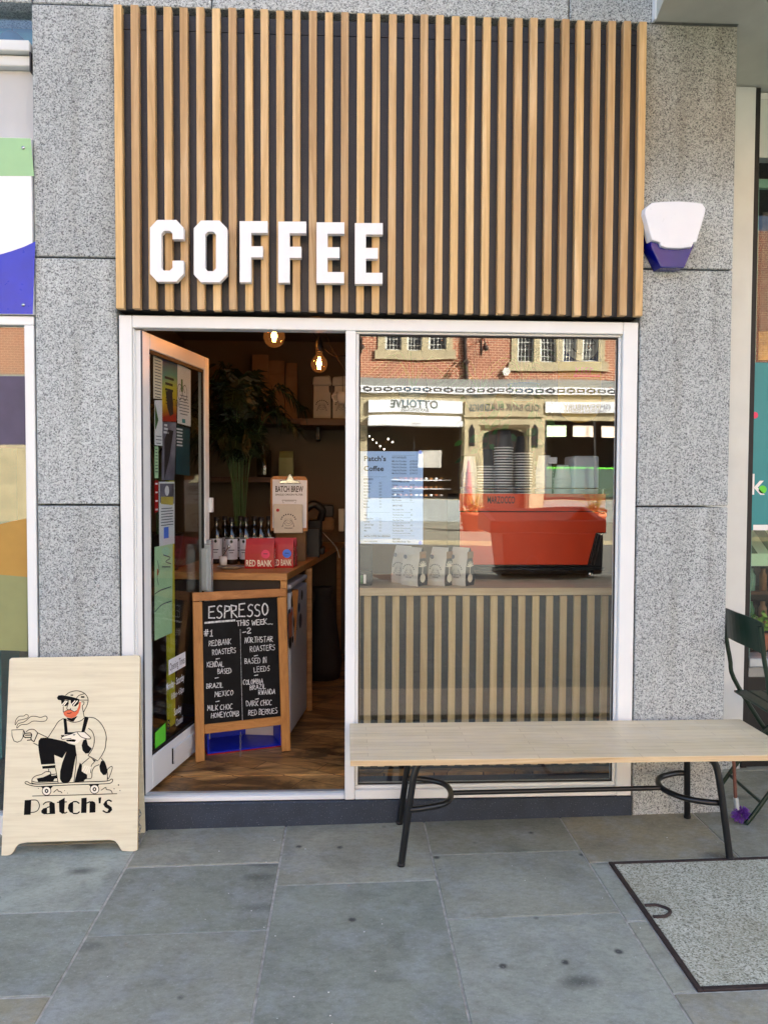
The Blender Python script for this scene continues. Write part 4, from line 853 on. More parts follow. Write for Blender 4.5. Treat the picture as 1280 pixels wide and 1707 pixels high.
tag(b.build('cable', None, origin=p), 'black lamp cable looping to the right behind the lower bulb', 'cable'); tag(b2.build('cable', None, origin=p), 'black lamp cable dropping steeply beside the mullion', 'cable')
# counter
CT = 1.07
ct = thing('counter', (-.6, 1.6, RZ0), 'wooden topped serving counter just inside the open door', 'counter')
b = MB(); top = [(-1.0, .835), (-.325, .755), (-.225, 1.45), (-.02, 3.04), (-.75, 3.04), (-.9, 2.0)]
b.hexa([V3(*p, CT-.04) for p in top], [V3(*p, CT) for p in top], M['oak_counter']); b.build('worktop', ct, bevel=.002)
def lwall(pts, z0, z1, mt, th_=.02):
    b = MB()
    for (x0, y0), (x1, y1) in zip(pts, pts[1:]):
        d = Vector((x1-x0, y1-y0)).normalized(); nn = Vector((-d.y, d.x))*th_; b.hexa([V3(x0, y0, z0), V3(x1, y1, z0), V3(x1+nn.x, y1+nn.y, z0), V3(x0+nn.x, y0+nn.y, z0)], [V3(x0, y0, z1), V3(x1, y1, z1), V3(x1+nn.x, y1+nn.y, z1), V3(x0+nn.x, y0+nn.y, z1)], M[mt])
    return b
lwall([(-1.0, .862), (-.37, .79)], .25, CT-.045, 'wall_dark').build('front_panel', ct)
def post(x, y, z1=CT-.042, w=.018): b = MB(); b.box(x-w, x+w, y-w, y+w, RZ0, z1, M['oak_counter']); b.build('leg', ct, bevel=.002)
post(-.345, .80); post(-.238, 1.42, w=.022); post(-.06, 2.95)
fg = thing('fridge', (-.55, 1.1, RZ0), 'white under-counter fridge covered in round stickers', 'fridge')
fa = Vector((-.312, .86, 0)); fb_ = Vector((-.245, 1.345, 0)); fd = (fb_-fa).normalized(); FF = Fr((fa.x, fa.y, RZ0), fd, (0, 0, 1)); FL = (fb_-fa).length
b = MB(); b.obox(FF, 0, FL, .01, .85, -.52, -.055, M['fridge']); b.obox(FF, -.005, FL+.005, .852, .88, -.53, -.0, M['fridge']); b.build('body', fg, bevel=.006)
b = MB(); b.obox(FF, 0, FL, .03, .83, -.05, 0, M['fridge']); fdoor = b.build('door', fg, bevel=.008, seg=2)
b = MB(); SF = Fr(FF.at(0, 0, .0005), FF.x, FF.y)
for k, (x, y, r_, mt) in enumerate([(487, 1003, .035, 'dark'), (494, 999, .036, 'pink'), (503, 992, .03, 'dark'), (482, 1025, .035, 'dark'), (486, 1021, .022, 'red_pl'), (498, 1013, .03, 'blue_lamp'), (490, 1037, .03, 'dark'), (500, 1035, .045, 'ink_soft'), (483, 1070, .04, 'dark'), (491, 1023, .02, 'frost'), (487, 1066, .02, 'ink')]):
    u, v = SF.px(x, y); b.disc(SF, u, v, r_, M[mt], .0006+.0003*k)
u, v = SF.px(483, 1042); b.rect(SF, u-.05, v-.07, u+.045, v+.07, M['terracotta'], .004); u, v = SF.px(492, 1052); lines_ = [b.rect(SF, u-.04, v+.012*k, u+.06, v+.012*k+.004, M['ink_soft'], .001) for k in range(5)]
o = b.build('sticker', fdoor); o['kind'] = 'stuff'
# syrup bottles
BT = MB(); prof = [(.001, 0), (.037, 0), (.038, .01), (.038, .165), (.034, .19), (.018, .225), (.0145, .235), (.0145, .272), (.016, .275)]
def bottle_proto(c, lab):
    th = thing('syrup_bottle', c, lab, 'bottle', 'syrup bottles on the counter')
    b = MB(); b.lathe(c, prof, M['bottle_glass'], 18); b.build('glass', th)
    b = MB(); b.lathe(c, [(.001, .003), (.034, .003), (.034, .05), (.001, .05)], M['dark'], 14); b.build('syrup', th)
    b = MB(); n = 12; z0, z1, r_ = .03, .155, .0388; vs = []; 
    for k in range(n+1): a = -math.pi/2-1.25+2.5*k/n; vs += [c+V3(r_*math.cos(a), r_*math.sin(a), z0), c+V3(r_*math.cos(a), r_*math.sin(a), z1)]
    b.add(vs, [(2*k, 2*k+2, 2*k+3, 2*k+1) for k in range(n)], M['paper'], True); F_ = Fr(c+V3(0, -.0392, 0), (1, 0, 0), (0, 0, 1)); b.fill(F_, [(0, .128), (.009, .137), (.006, .146), (0, .152), (-.006, .146), (-.009, .137)], M['leaf'], .0005); b.rect(F_, -.018, .085, .018, .09, M['ink_soft'], .0005); b.rect(F_, -.012, .07, .012, .074, M['ink_soft'], .0005); b.build('label', th)
    b = MB(); b.lathe(c, [(.0175, .262), (.0175, .287), (.001, .288)], M['dark'], 14); b.build('cap', th); return th
names = ['fourth', 'third', 'second', 'first']
bp = None
for k, (pxx, Yv) in enumerate([(361, 1.30), (386, 1.26), (410, 1.27), (435, 1.29), (375, 1.42), (401, 1.43), (424, 1.44), (448, 1.42)]):
    c = V3(wx(pxx, Yv, 900), Yv, CT+.0005); front = k < 4
    lab = ('clear syrup bottle in the front row, number %s from the door edge' % ['one', 'two', 'three', 'four'][k]) if front else ('clear syrup bottle in the back row, number %s from the door edge' % ['one', 'two', 'three', 'four'][k-4])
    if bp is None: bp = bottle_proto(c, lab)
    else: clone(bp, None, c, rnd.uniform(-.3, .3), lab)
# red bags
def bag(c, w, h, d, mat, name, lab, cat, grp, deco, rz=0.0, side=None, top=.25):
    th = thing(name, c, lab, cat, grp); b = MB()
    # pillow-like gusseted bag, flat at the sealed top
    prof_ = [(0, 1, .9), (.12, 1.0, 1.0), (.5, .99, .85), (.8, .97, .45), (1.0, .98, .06)]
    secs = []
    for t_, sw, sd_ in prof_: secs.append([(-w/2*sw, -d/2*sd_), (0, -d/2*sd_*1.12), (w/2*sw, -d/2*sd_), (w/2*sw*.97, 0), (w/2*sw, d/2*sd_), (0, d/2*sd_*1.05), (-w/2*sw, d/2*sd_), (-w/2*sw*.97, 0)])
    vs = [V3(x, y, h*prof_[i][0]) for i, s_ in enumerate(secs) for x, y in s_]; n = 8
    fs = []; sf = []
    for i in range(len(secs)-1):
        for k in range(n): (sf if (side and k in (2, 3, 6, 7)) else fs).append((i*n+k, i*n+(k+1) % n, (i+1)*n+(k+1) % n, (i+1)*n+k))
    fs += [tuple(range(n-1, -1, -1)), tuple(range((len(secs)-1)*n, len(secs)*n))]
    b.add(vs, fs, mat)
    if sf: b.add(vs, sf, side)
    o = b.build('bag_body', None); o.parent = th
    b = MB(); F_ = Fr(V3(0, -d/2*1.13, 0), (1, 0, 0), (0, .0, 1)); FS = Fr(V3(w/2*1.003, -d/2, 0), (0, 1, 0), (0, 0, 1)); deco(b, F_, FS, w, h, d); o = b.build('lettering', None); o.parent = th; th.rotation_euler.z = rz; return th
def deco_red(st, txt):
    def f(b, F_, FS, w, h, d):
        b.text(F_, txt, -w*.46, h*.08, h*.31, M['cream'], .015, width=w*.9, h=.001); b.disc(F_, w*.22, h*.50, h*.15, M[st], .001, 22); b.rect(F_, w*.22-.012, h*.5, w*.22+.012, h*.5+.004, M['ink'], .0016)
        F3 = Fr(FS.at(d*.62, h*.06, 0), (0, 0, 1), (0, -1, 0)); b.text(F3, 'RED BANK', 0, 0, d*.42, M['cream'], .02, h=.001)
    return f
for k, (pxx, Yv, st, lab) in enumerate([(434, 1.02, 'pink', 'red coffee bag with a round pink sticker at the counter edge'), (438, 1.10, 'pink', 'red coffee bag tucked behind the pink stickered one'), (472, 1.06, 'blue_st', 'red coffee bag with a round blue sticker'), (477, 1.14, 'blue_st', 'red coffee bag hidden behind the blue stickered one')]):
    c = V3(wx(pxx, Yv, 925), Yv, CT+.0005); bag(c, .172 if k < 2 else .13, .170, .055, M['red_bag'], 'coffee_bag', lab, 'coffee bag', 'red coffee bags on the counter', deco_red(st, 'RED BANK'), rz=-.12)
# plate with cup and spoon
pc = V3(wx(386, 1.0, 940), .98, CT); th = thing('plate', pc, 'white side plate on the counter beside the door', 'plate'); b = MB(); b.lathe(pc, [(.001, .001), (.045, .001), (.078, .016), (.08, .017), (.045, .006), (.001, .005)], M['ceramic'], 24); b.build('dish', th); b = MB(); b.lathe(pc, [(.001, .0075), (.05, .0085), (.05, .0065)], M['flower3'], 16); b.build('napkin', th)
c2 = V3(wx(372, 1.02, 940), 1.02, CT+.019); b = MB(); b.lathe(c2, [(.001, 0), (.022, 0), (.024, .05), (.0225, .05), (.0205, .003), (.001, .003)], M['ceramic'], 18); tag(b.build('small_cup', None, origin=c2), 'small white sugar cup standing on the plate', 'cup')
b = MB(); b.tube([c2+V3(.004, 0, .008), c2+V3(.0, -.002, .055), c2+V3(.03, -.004, .10)], [.003, .003, .004], M['chrome'], 6); b.ball(c2+V3(.034, -.004, .108), .012, M['chrome'], 10, 6, (.7, .4, 1)); tag(b.build('spoon', None, origin=c2), 'steel spoon leaning in the small cup', 'spoon')
# brown box and clipboard
b = MB(); x0, x1 = wx(462, 1.5, 900), wx(510, 1.5, 900); b.box(x0, x1, 1.42, 1.6, CT, wz(882, 1.42, 490), M['brown_kraft']); tag(b.build('cardboard_box', None, origin=((x0+x1)/2, 1.5, CT), bevel=.004), 'plain brown cardboard box behind the red coffee bags', 'box')
Yc = 1.36; CF = FRY(Yc); th = thing('clipboard', wp(483, 890, Yc), 'brown clipboard with a white batch brew sheet above the red bags', 'clipboard')
q = lambda x, y: CF.px(440+x*90/853, 780+y*180/1707)
b = MB(); b.prism(CF, [q(105, 1000), q(690, 1000), q(690, 190), q(650, 135), q(150, 130), q(105, 180)], -.006, 0, M['pine']); b.build('board', th)
b = MB(); b.prism(CF, [q(135, 950), q(672, 950), q(680, 195), q(135, 180)], .001, .002, M['paper']); F3 = FRY(Yc-.0022); u, v = q(178, 378); b.text(F3, 'BATCH BREW', u, v, .052, M['ink'], .02, width=q(620, 0)[0]-u, h=.0004); u, v = q(178, 435); b.text(F3, 'SINGLE ORIGIN FILTER', u, v, .016, M['ink'], .01, width=q(615, 0)[0]-u, h=.0004)
b.stroke(F3, [q(310, 555), q(285, 510), q(515, 510), q(490, 555)], .003, M['ink'], .0006); b.stroke(F3, [q(330, 525), q(475, 525)], .002, M['ink'], .0006); b.build('sheet', th)
b = MB(); b.prism(Fr((0, Yc-.003, 0), (1, 0, 0), (0, 0, 1)), [q(240, 245), q(590, 245), q(540, 205), q(480, 190), q(430, 95), q(400, 95), q(350, 190), q(255, 200)], .0, .012, M['chrome']); b.build('clip', th, bevel=.003)
C2 = FRY(Yc-.03); th = thing('coffee_card', wp(483, 888, Yc-.03), 'pale grey coffee pouch with palm tree emblem in front of the clipboard', 'coffee bag')
b = MB(); q2 = lambda x, y: C2.px(440+x*90/853, 780+y*180/1707); b.prism(C2, [q2(155, 1030), q2(612, 1030), q2(610, 580), q2(150, 572)], -.018, 0, M['kraft']); b.build('pouch', th, bevel=.003)
def palms(b, F_, cx, cy, s, mat='ink', txt=None):
    "two crossed palm tops under an arc of leaves and a little bay"
    for sx_ in (-1, 1):
        ux = cx+sx_*.11*s
        for k in range(7): a = k*.9+.3; b.fill(F_, [(ux, cy), (ux+.09*s*math.cos(a)-.02*s*math.sin(a), cy+.09*s*math.sin(a)+.02*s*math.cos(a)), (ux+.14*s*math.cos(a), cy+.13*s*math.sin(a)), (ux+.09*s*math.cos(a+.35), cy+.09*s*math.sin(a+.35))], M[mat], .0006)
        b.stroke(F_, smooth([(ux, cy), (cx+sx_*.22*s, cy-.12*s), (cx+sx_*.27*s, cy-.3*s)], 4), .02*s, M[mat], .0008)
        for k in range(4): b.rect(F_, cx+sx_*.27*s-.05*s+.02*s*k, cy-.33*s+.02*s*(k % 2), cx+sx_*.27*s-.04*s+.02*s*k, cy-.27*s, M[mat], .0007)
    for k in range(9):
        a = math.pi*(k+.5)/9; x, y = cx+.34*s*math.cos(a), cy+.28*s*math.sin(a); b.fill(F_, [(x-.04*s, y-.02*s), (x+.02*s, y-.035*s), (x+.04*s, y+.02*s), (x-.01*s, y+.035*s)], M[mat], .0007)
    b.stroke(F_, smooth([(cx-.2*s, cy-.16*s), (cx-.08*s, cy-.13*s), (cx, cy-.18*s), (cx+.1*s, cy-.13*s), (cx+.2*s, cy-.16*s), (cx+.1*s, cy-.24*s), (cx-.08*s, cy-.27*s), (cx-.2*s, cy-.16*s)], 3), .014*s, M[mat], .0008)
    if txt: b.text(F_, txt, cx, cy-.42*s, .10*s, M[mat], .02, sx=1.1, align='C', h=.0007)
b = MB(); u, v = q2(385, 825); palms(b, C2, u, v, .13, txt='YALLAH'); u, v = q2(218, 668); b.disc(C2, u, v, .010, M['red_pl'], .001); b.build('lettering', th)
# dark kit behind
def simple(name, x0, x1, y0, y1, Yv, dep, mat, lab, cat, bev=.006):
    b = MB(); b.box(wx(x0, Yv, y1), wx(x1, Yv, y1), Yv, Yv+dep, wz(y1, Yv, x0), wz(y0, Yv, x0), M[mat]); return tag(b.build(name, None, origin=(wx((x0+x1)/2, Yv, y1), Yv, wz(y1, Yv, x0)), bevel=bev), lab, cat)
kt = thing('coffee_grinder', (wx(525, 1.9, 900), 1.95, CT), 'dark hooded coffee grinder behind the clipboard', 'grinder')
b = MB(); c = V3(wx(525, 1.95, 900), 1.95, CT); b.box(c.x-.07, c.x+.07, 1.88, 2.05, CT, CT+.05, M['dark']); b.box(c.x-.05, c.x+.05, 1.95, 2.05, CT+.051, CT+.24, M['dark']); b.build('body', kt, bevel=.01)
b = MB(); b.tube(smooth([c+V3(.04, 0, .24), c+V3(.05, -.02, .31), c+V3(-.01, -.04, .35), c+V3(-.07, -.06, .30), c+V3(-.08, -.08, .2)], 5), .028, M['dark'], 10); b.build('hood', kt)
simple('till_drawer', 533, 556, 842, 862, 2.3, .2, 'dark', 'small black box on the counter behind the grinder', 'box'); simple('paper_sack', 524, 556, 863, 887, 2.2, .18, 'brown_kraft', 'crumpled brown paper sack low on the back counter', 'bag', .02)
simple('socket', 564, 574, 848, 886, 2.9, .03, 'ceramic', 'white plug adaptor on the wall above the back counter', 'socket')
simple('monitor', 500, 533, 880, 930, 1.72, .03, 'dark', 'thin black tablet screen leaning behind the cardboard box', 'screen')
b = MB(); b.tube(smooth([wp(536, 885, 2.3), wp(545, 895, 2.2), wp(560, 912, 2.1), wp(566, 930, 2.0)], 5), .003, M['ceramic'], 5); tag(b.build('white_cable', None, origin=wp(536, 885, 2.3)), 'thin white cable trailing along the back counter', 'cable')
bs = thing('cloth_sack', (wx(545, 2.0, 1150), 2.3, RZ0), 'limp dark cloth sack hanging under the back counter', 'sack'); b = MB(); c = V3(wx(538, 2.1, 1150), 2.25, RZ0)
b.lathe(c, [(.001, .0), (.12, .0), (.14, .12), (.10, .4), (.06, .62), (.08, .68), (.001, .66)], M['wall_dark'], 14); b.build('sack', bs)
# right-hand shelf and bags
SY = 2.75; sz = wz(697, SY-.25, 545); sh = thing('wall_shelf', (wx(540, SY, 700), RY1-.15, sz), 'brown timber wall shelf holding coffee bags near the top of the doorway', 'shelf')
x0, x1 = wx(503, SY, 700), wx(640, SY, 700); b = MB(); b.box(x0, x1, SY-.25, RY1-.005, sz-.055, sz, M['shelf']); b.build('board', sh, bevel=.003)
b = MB(); xx = wx(530, SY, 715); b.box(xx-.012, xx+.012, SY-.05, RY1-.002, sz-.15, sz-.056, M['dark']); b.build('bracket', sh)
def deco_palm(b, F_, FS, w, h, d): palms(b, F_, 0, h*.40, w*1.0, 'ink'); 
for k, (pxx, lab) in enumerate([(537, 'cream coffee bag with torn kraft top, left one on the wall shelf'), (569, 'cream coffee bag with round badge, beside the mullion on the wall shelf')]):
    c = V3(wx(pxx, SY-.1, 690), SY-.1, sz+.0005); th = bag(c, .135, .275, .08, M['kraft'], 'coffee_bag', lab, 'coffee bag', 'cream coffee bags on the wall shelf', deco_palm)
    b = MB(); b.hexa([V3(-.075, -.05, .265), V3(.075, -.05, .265), V3(.07, .05, .265), V3(-.07, .05, .265)], [V3(-.07, -.035, .335), V3(.066, -.04, .345), V3(.06, .03, .34), V3(-.06, .03, .33)], M['kraft']); o = b.build('rolled_top', None, bevel=.01); o.parent = th
b = MB(); c = V3(wx(553, SY-.1, 690), SY-.1, sz+.0005); b.box(c.x-.022, c.x+.022, SY-.12, SY, sz+.0005, sz+.27, M['dark']); tag(b.build('black_tin', None, origin=c, bevel=.004), 'tall narrow black tin between the two cream coffee bags', 'tin')
def on_shelf(name, x0, x1, y0, zb, Yv, dep, mat, lab, cat, bev=.006):
    b = MB(); a, c = wx(x0, Yv, 650), wx(x1, Yv, 650); zt = wz(y0, Yv, x0); n = 4; vs = []
    for i, (t_, s_, d_) in enumerate([(0, 1, 1), (.06, 1.02, 1.03), (.75, 1.0, .8), (.93, .98, .35), (1, 1.0, .12)]):
        z = zb+.0006+(zt-zb)*t_; m, w, md = (a+c)/2, (c-a)/2*s_, Yv+dep/2; vs.append([V3(m-w, md-dep/2*d_, z), V3(m, md-dep/2*d_*1.1, z+.003*(i > 2)), V3(m+w, md-dep/2*d_, z), V3(m+w, md+dep/2*d_, z), V3(m-w, md+dep/2*d_, z)])
    f = [(i*5+k, i*5+(k+1) % 5, i*5+5+(k+1) % 5, i*5+5+k) for i in range(4) for k in range(5)]+[(4, 3, 2, 1, 0), (20, 21, 22, 23, 24)]
    b.add([p for r in vs for p in r], f, M[mat]); return tag(b.build(name, None, origin=((a+c)/2, Yv+dep/2, zb)), lab, cat)
# left shelves, jars, paper bags on the wall
s2 = thing('jar_shelf', (wx(430, 2.7, 690), 2.85, wz(697, 2.6, 430)), 'dark shelf of jars behind the palm plant', 'shelf'); zz = wz(697, 2.6, 430)
b = MB(); b.box(wx(355, 2.7, 697), wx(502, 2.7, 697), 2.6, RY1-.005, zz-.04, zz, M['shelf']); b.build('board', s2); b = MB(); z3 = wz(795, 2.6, 430); b.box(wx(355, 2.7, 697), wx(502, 2.7, 697), 2.6, RY1-.005, z3-.04, z3, M['shelf']); b.build('board', s2)
for k, (pxx, z_, h) in enumerate([(388, zz, .36), (412, zz, .36), (454, zz, .27), (440, z3, .26)]):
    c = V3(wx(pxx, 2.78, 700), 2.78, z_+.0005); b = MB(); b.lathe(c, [(.001, 0), (.058, 0), (.06, .02), (.06, h*.8), (.045, h*.88), (.047, h*.88), (.047, h), (.001, h)], M['bottle_glass'], 16); b.build
    tag(b.build('glass_jar', None, origin=c), ['tall glass storage jar, nearest the door on the dark shelf', 'tall glass storage jar right of the nearest one on the dark shelf', 'cylindrical glass jar beside the brown paper bags', 'short glass jar on the lower dark shelf'][k], 'jar', 'glass jars on the dark shelves')
for k, (a, c_, t0, b0) in enumerate([(420, 447, 590, 690), (446, 474, 600, 680), (476, 495, 604, 675)]):
    on_shelf('paper_bag', a, c_, t0, zz, 2.70+.03*k, .08, 'brown_kraft', ['brown paper bag leaning behind the palm leaves', 'brown paper bag in the middle of the dark shelf', 'brown paper bag at the right end of the dark shelf'][k], 'bag', .01)
on_shelf('tea_carton', 465, 488, 752, z3, 2.70, .1, 'olive', 'olive green carton on the lower dark shelf', 'carton')
b = MB(); c = wp(571, 664, 2.2); b.lathe(c-V3(0, 0, .04), [(.001, 0), (.03, 0), (.045, .05), (.047, .085), (.043, .085), (.03, .01)], M['ceramic'], 16); b.tube(smooth([c+V3(-.045, 0, .03), c+V3(-.075, 0, .02), c+V3(-.06, 0, -.02), c+V3(-.04, 0, -.02)], 4), .006, M['ceramic'], 6); b.tube([c+V3(0, 0, .04), c+V3(0, 0, .18)], .002, M['dark'], 4)
tag(b.build('hanging_mug', None, origin=c), 'white mug hanging under the wall shelf by the mullion', 'mug')
# big palm on the counter
def palm(base, lab, n_st, H, spread, seed):
    rr = random.Random(seed); th = thing('palm_plant', base, lab, 'plant'); b = MB(); b.lathe(base, [(.001, 0), (.09, 0), (.12, .20), (.125, .21), (.11, .21), (.001, .18)], M['dark'], 18); b.build('pot', th)
    for k in range(n_st):
        a = rr.uniform(0, 6.28); l = H*rr.uniform(.6, 1); sp_ = spread*rr.uniform(.15, 1); d = V3(math.cos(a), math.sin(a)*.6, 0)
        p0 = base+d*.03+V3(0, 0, .19); p1 = base+d*sp_*.25+V3(0, 0, l*.65); p2 = base+d*sp_*.7+V3(0, 0, l*.97); p3 = base+d*sp_*1.25+V3(0, 0, l*.88)
        pts = [Vector(p) for p in smooth([p0, p1, p2, p3], 7)]; b = MB(); b.tube(pts, .004, M['stem'], 5, True, r2=.0015); st = b.build('stem', th)
        b = MB(); L = len(pts)
        for i in range(int(L*.42), L):
            t_ = (pts[min(i+1, L-1)]-pts[i-1]).normalized(); side = t_.cross(V3(0, 0, 1)).normalized()
            for s_ in (-1, 1):
                for rep in (0, .5):
                    o_ = pts[i]+(pts[i]-pts[i-1])*rep; ll = rr.uniform(.14, .24)*(1.1-.5*(i/L)); dirv = (side*s_*.8+t_*.55+V3(0, 0, rr.uniform(-.15, .15))).normalized(); mid = o_+dirv*ll*.5+V3(0, 0, .01); tip = o_+dirv*ll+V3(0, 0, -.06*rr.uniform(.4, 1.4)); wv = t_*.009
                    b.add([o_-wv*.4, mid-wv, tip, mid+wv, o_+wv*.4], [(0, 1, 2, 3, 4)], M['leaf'])
        f = b.build('frond', st); f['kind'] = 'stuff'
    return th
palm(V3(wx(398, 1.75, 900), 1.8, CT), 'large dark green parlour palm rising behind the syrup bottles', 30, 1.32, .36, 5)
palm(V3(-1.05, .95, CT), 'dark palm leaves showing above the open door', 7, 1.25, .35, 9)
# low mat / crate behind blackboard
cr = thing('plastic_crate', (-.53, .78, RZ0), 'bright blue plastic crate with red edge lying behind the blackboard legs', 'crate')
ca = math.atan2(.638-.483, -.299+.77); KF = Fr((-.735, .60, RZ0+.001), (math.cos(ca), math.sin(ca), 0), (0, 0, 1))
b = MB(); b.obox(KF, 0, .40, .004, .012, -.24, 0, M['blue_pl']); b.obox(KF, 0, .40, .19, .2, -.24, 0, M['blue_pl']); b.obox(KF, 0, .008, .013, .189, -.24, 0, M['blue_pl']); b.obox(KF, .392, .40, .013, .189, -.24, 0, M['blue_pl']); b.obox(KF, .009, .391, .013, .189, -.24, -.23, M['blue_pl']); b.build('shell', cr, bevel=.002)
b = MB(); b.obox(KF, -.004, .404, -.001, .0035, -.245, .004, M['red_pl']); b.build('rim', cr)
for k in range(6): b = MB(); b.obox(KF, .05+k*.055, .08+k*.055, .10, .115, -.229, -.226, M['dark']); b.build('slot', cr)

# ---- window counter with battens
WC = 1.044; wc = thing('window_counter', (.7, .33, RZ0), 'window counter of pale oak battens on black below a long oak ledge', 'counter')
b = MB(); b.box(.0425, 1.70, .33, .95, 1.006, WC, M['oak_ledge']); b.build('worktop', wc, bevel=.002)
b = MB(); b.box(.0425, 1.70, .365, .385, RZ0, 1.0055, M['dark']); b.build('backing', wc)
b = MB(); b.box(.07, .106, .345, .3645, .131, 1.0, M['oak_pale']); sl = None
for i in range(19):
    if sl is None: b = MB(); b.box(-.0175, .0175, 0, .0195, 0, .868, M['oak_pale']); sl = b.build('slat', None, bevel=.0015); s_ = sl
    else: s_ = sl.copy(); COL.objects.link(s_)
    s_.parent = wc; s_.location = V3(.108+.0711*i, .345, .133)-worg(wc)
b = MB(); b.box(.058, .070, .35, .364, RZ0, 1.0055, M['oak_pale']); b.build('end_strip', wc)
# menu on the glass
mn = thing('menu_poster', wp(650, 905, .048), 'pale blue Patch\'s Coffee price list stuck inside the big window', 'poster')
MF = FRY(.0452); b = MB(); c4 = [MF.px(*p) for p in [(595.5, 906), (705, 908), (705, 752.5), (596, 752)]]; b.prism(Fr((0, .0482, 0), (1, 0, 0), (0, 0, 1)), c4, 0, .003, M['menu_blue']); b.build('sheet', mn)
b = MB(); mq = lambda x, y: MF.px(594+x*114/1216, 750+y*160/1707)
def mt(s, x, y, size, w=None, bold=.0, mat='ink', sx=.8): u, v = mq(x, y); b.text(MF, s, u, v, size*160/1707/366*1.0, M[mat], bold, sx, h=.0003, width=(w*114/1216/366 if w else None))
mt("Patch's", 130, 195, 128, 400, .022); mt('Coffee', 130, 372, 128, 360, .022)
def ml(x0, x1, y, w=3): b.rect(MF, mq(x0, y)[0], mq(0, y)[1], mq(x1, y)[0], mq(0, y)[1]+w*.00025, M['ink'], .0003)
for x0, x1, y in [(130, 535, 478), (632, 1035, 92), (632, 1035, 495), (632, 1035, 932), (135, 600, 1112), (135, 600, 1500), (640, 1050, 1530)]: ml(x0, x1, y)
mt('ESPRESSO', 130, 535, 44, 168, .02); 
for k, (s_, p_) in enumerate([('Dbl Espresso', '£2.5'), ('Americano', '£2.9'), ('Short Black', '£2.8'), ('Flat White', '£3.3'), ('Latte', '£3.4'), ('Cappuccino', '£3.4'), ('Cortado', '£3.1'), ('Mocha', '£3.8'), ('Macchiato', '£2.9')]): mt(s_, 130, 598+54*k, 42, None, .008, sx=.62); mt(p_, 405, 598+54*k, 42, None, .008, sx=.62)
mt('TEA', 138, 1172, 44, 55, .02)
for k, (s_, p_) in enumerate([('Breakfast Blend', '£2.2'), ('Earl Grey', '£2.2'), ('Lemon & Ginger', '£2.2'), ('Chamomile', '£2.2'), ('Mint', '£2.2')]): mt(s_, 138, 1235+54*k, 42, None, .008, sx=.62); mt(p_, 405, 1235+54*k, 42, None, .008, sx=.62)
mt('BATCH COFFEE ON WEEKENDS', 138, 1550, 44, 470, .02); mt('PATCHSCOFFEE', 138, 1635, 24, 235, .02)
mt('HOT CHOCOLATE', 632, 148, 44, 255, .02)
for k, s_ in enumerate(['Milk Hot Chocolate', 'Dark Hot Chocolate', 'White Hot Chocolate', 'Orange Hot Chocolate', 'Mint Hot Chocolate']): mt(s_, 632, 213+54*k, 42, 260, .008); mt('£2.9/£3.5', 948, 213+54*k, 42, 140, .008)
mt('FLAVOURED LATTES', 632, 575, 44, 310, .02)
for k, (s_, p_) in enumerate([('Chai Latte', '£2.9 / 3.4'), ('Pacific Chai', '£2.9 / 3.4'), ('Turmeric Chai Latte', '£3.5'), ('Matcha Latte', '£3.5'), ('Beetroot Latte', '£3.5'), ('Dirty Chai Latte', '£3.8')]): mt(s_, 632, 638+54*k, 42, None, .008, sx=.6); mt(p_, 948, 638+54*k, 42, None, .008, sx=.55)
mt('SMOOTHIES', 640, 1005, 44, 180, .02)
for k, s_ in enumerate(['The Green One', 'The Purple One', 'The Red One', 'The Yellow One', 'The Protein One']): mt(s_, 640, 1075+94*k, 42, 200, .008); mt('£4.5', 958, 1075+94*k, 42, None, .008, sx=.6); mt('fruit blended with coconut water', 640, 1118+94*k, 28, 330)
mt('ADD ONS', 640, 1598, 44, 140, .02); mt('Plant Milk/Syrup  30p', 640, 1645, 42, 320, .005); b.build('lettering', mn)
for q_ in [(30, 60), (1135, 40), (40, 1650), (1138, 1650)]: b = MB(); u, v = mq(*q_); b.disc(MF, u, v, .0085, M['blue_st'], .001); b.build('suction_pad', mn)
# coffee bags on the ledge
def deco_win(b, F_, FS, w, h, d):
    palms(b, F_, .0, h*.42, w*.95, 'ink', 'HOUSE'); b.disc(F_, -w*.2, h*.76, w*.11, M['ink_soft'], .0006)
    b.disc(FS, d*.5, h*.2, d*.26, M['cream'], .0012, 16)
    for k in range(7): a = .2+k*.46; b.stroke(FS, [(d*.5, h*.50), (d*.5+d*.38*math.cos(a), h*.50+d*.34*math.sin(a))], .006, M['cream'], .0012)
    b.stroke(FS, [(d*.5, h*.52), (d*.46, h*.32)], .006, M['cream'], .0012); b.rect(FS, d*.18, h*.72, d*.82, h*.9, M['brown_kraft'], .0012)
for k, (pxx, lab) in enumerate([(690, 'white coffee bag nearest the middle of the ledge, below the price list'), (737, 'white coffee bag in the middle of the three on the window ledge'), (774, 'white coffee bag furthest right of those on the window ledge')]):
    c = V3(wx(pxx-3*k, .47, 975), .455, WC+.0005); bag(c, .105, .195, .088, M['kraft'], 'coffee_bag', lab, 'coffee bag', 'white coffee bags on the window ledge', deco_win, rz=-.72, side=M['cup_black'])
c = V3(wx(672, .62, 975), .56, WC+.0005); bag(c, .105, .195, .088, M['kraft'], 'coffee_bag', 'white coffee bag half hidden behind the first one on the ledge', 'coffee bag', 'white coffee bags on the window ledge', deco_win, rz=-.72, side=M['cup_black'])
cm = thing('card_machine', (wx(607, .5, 960), .55, WC), 'dark box beside the mullion on the window ledge', 'card reader'); b = MB(); b.box(.05, wx(621, .55, 940), .55, .75, WC+.001, wz(908, .55, 600), M['cup_black']); b.build('case', cm, bevel=.004)
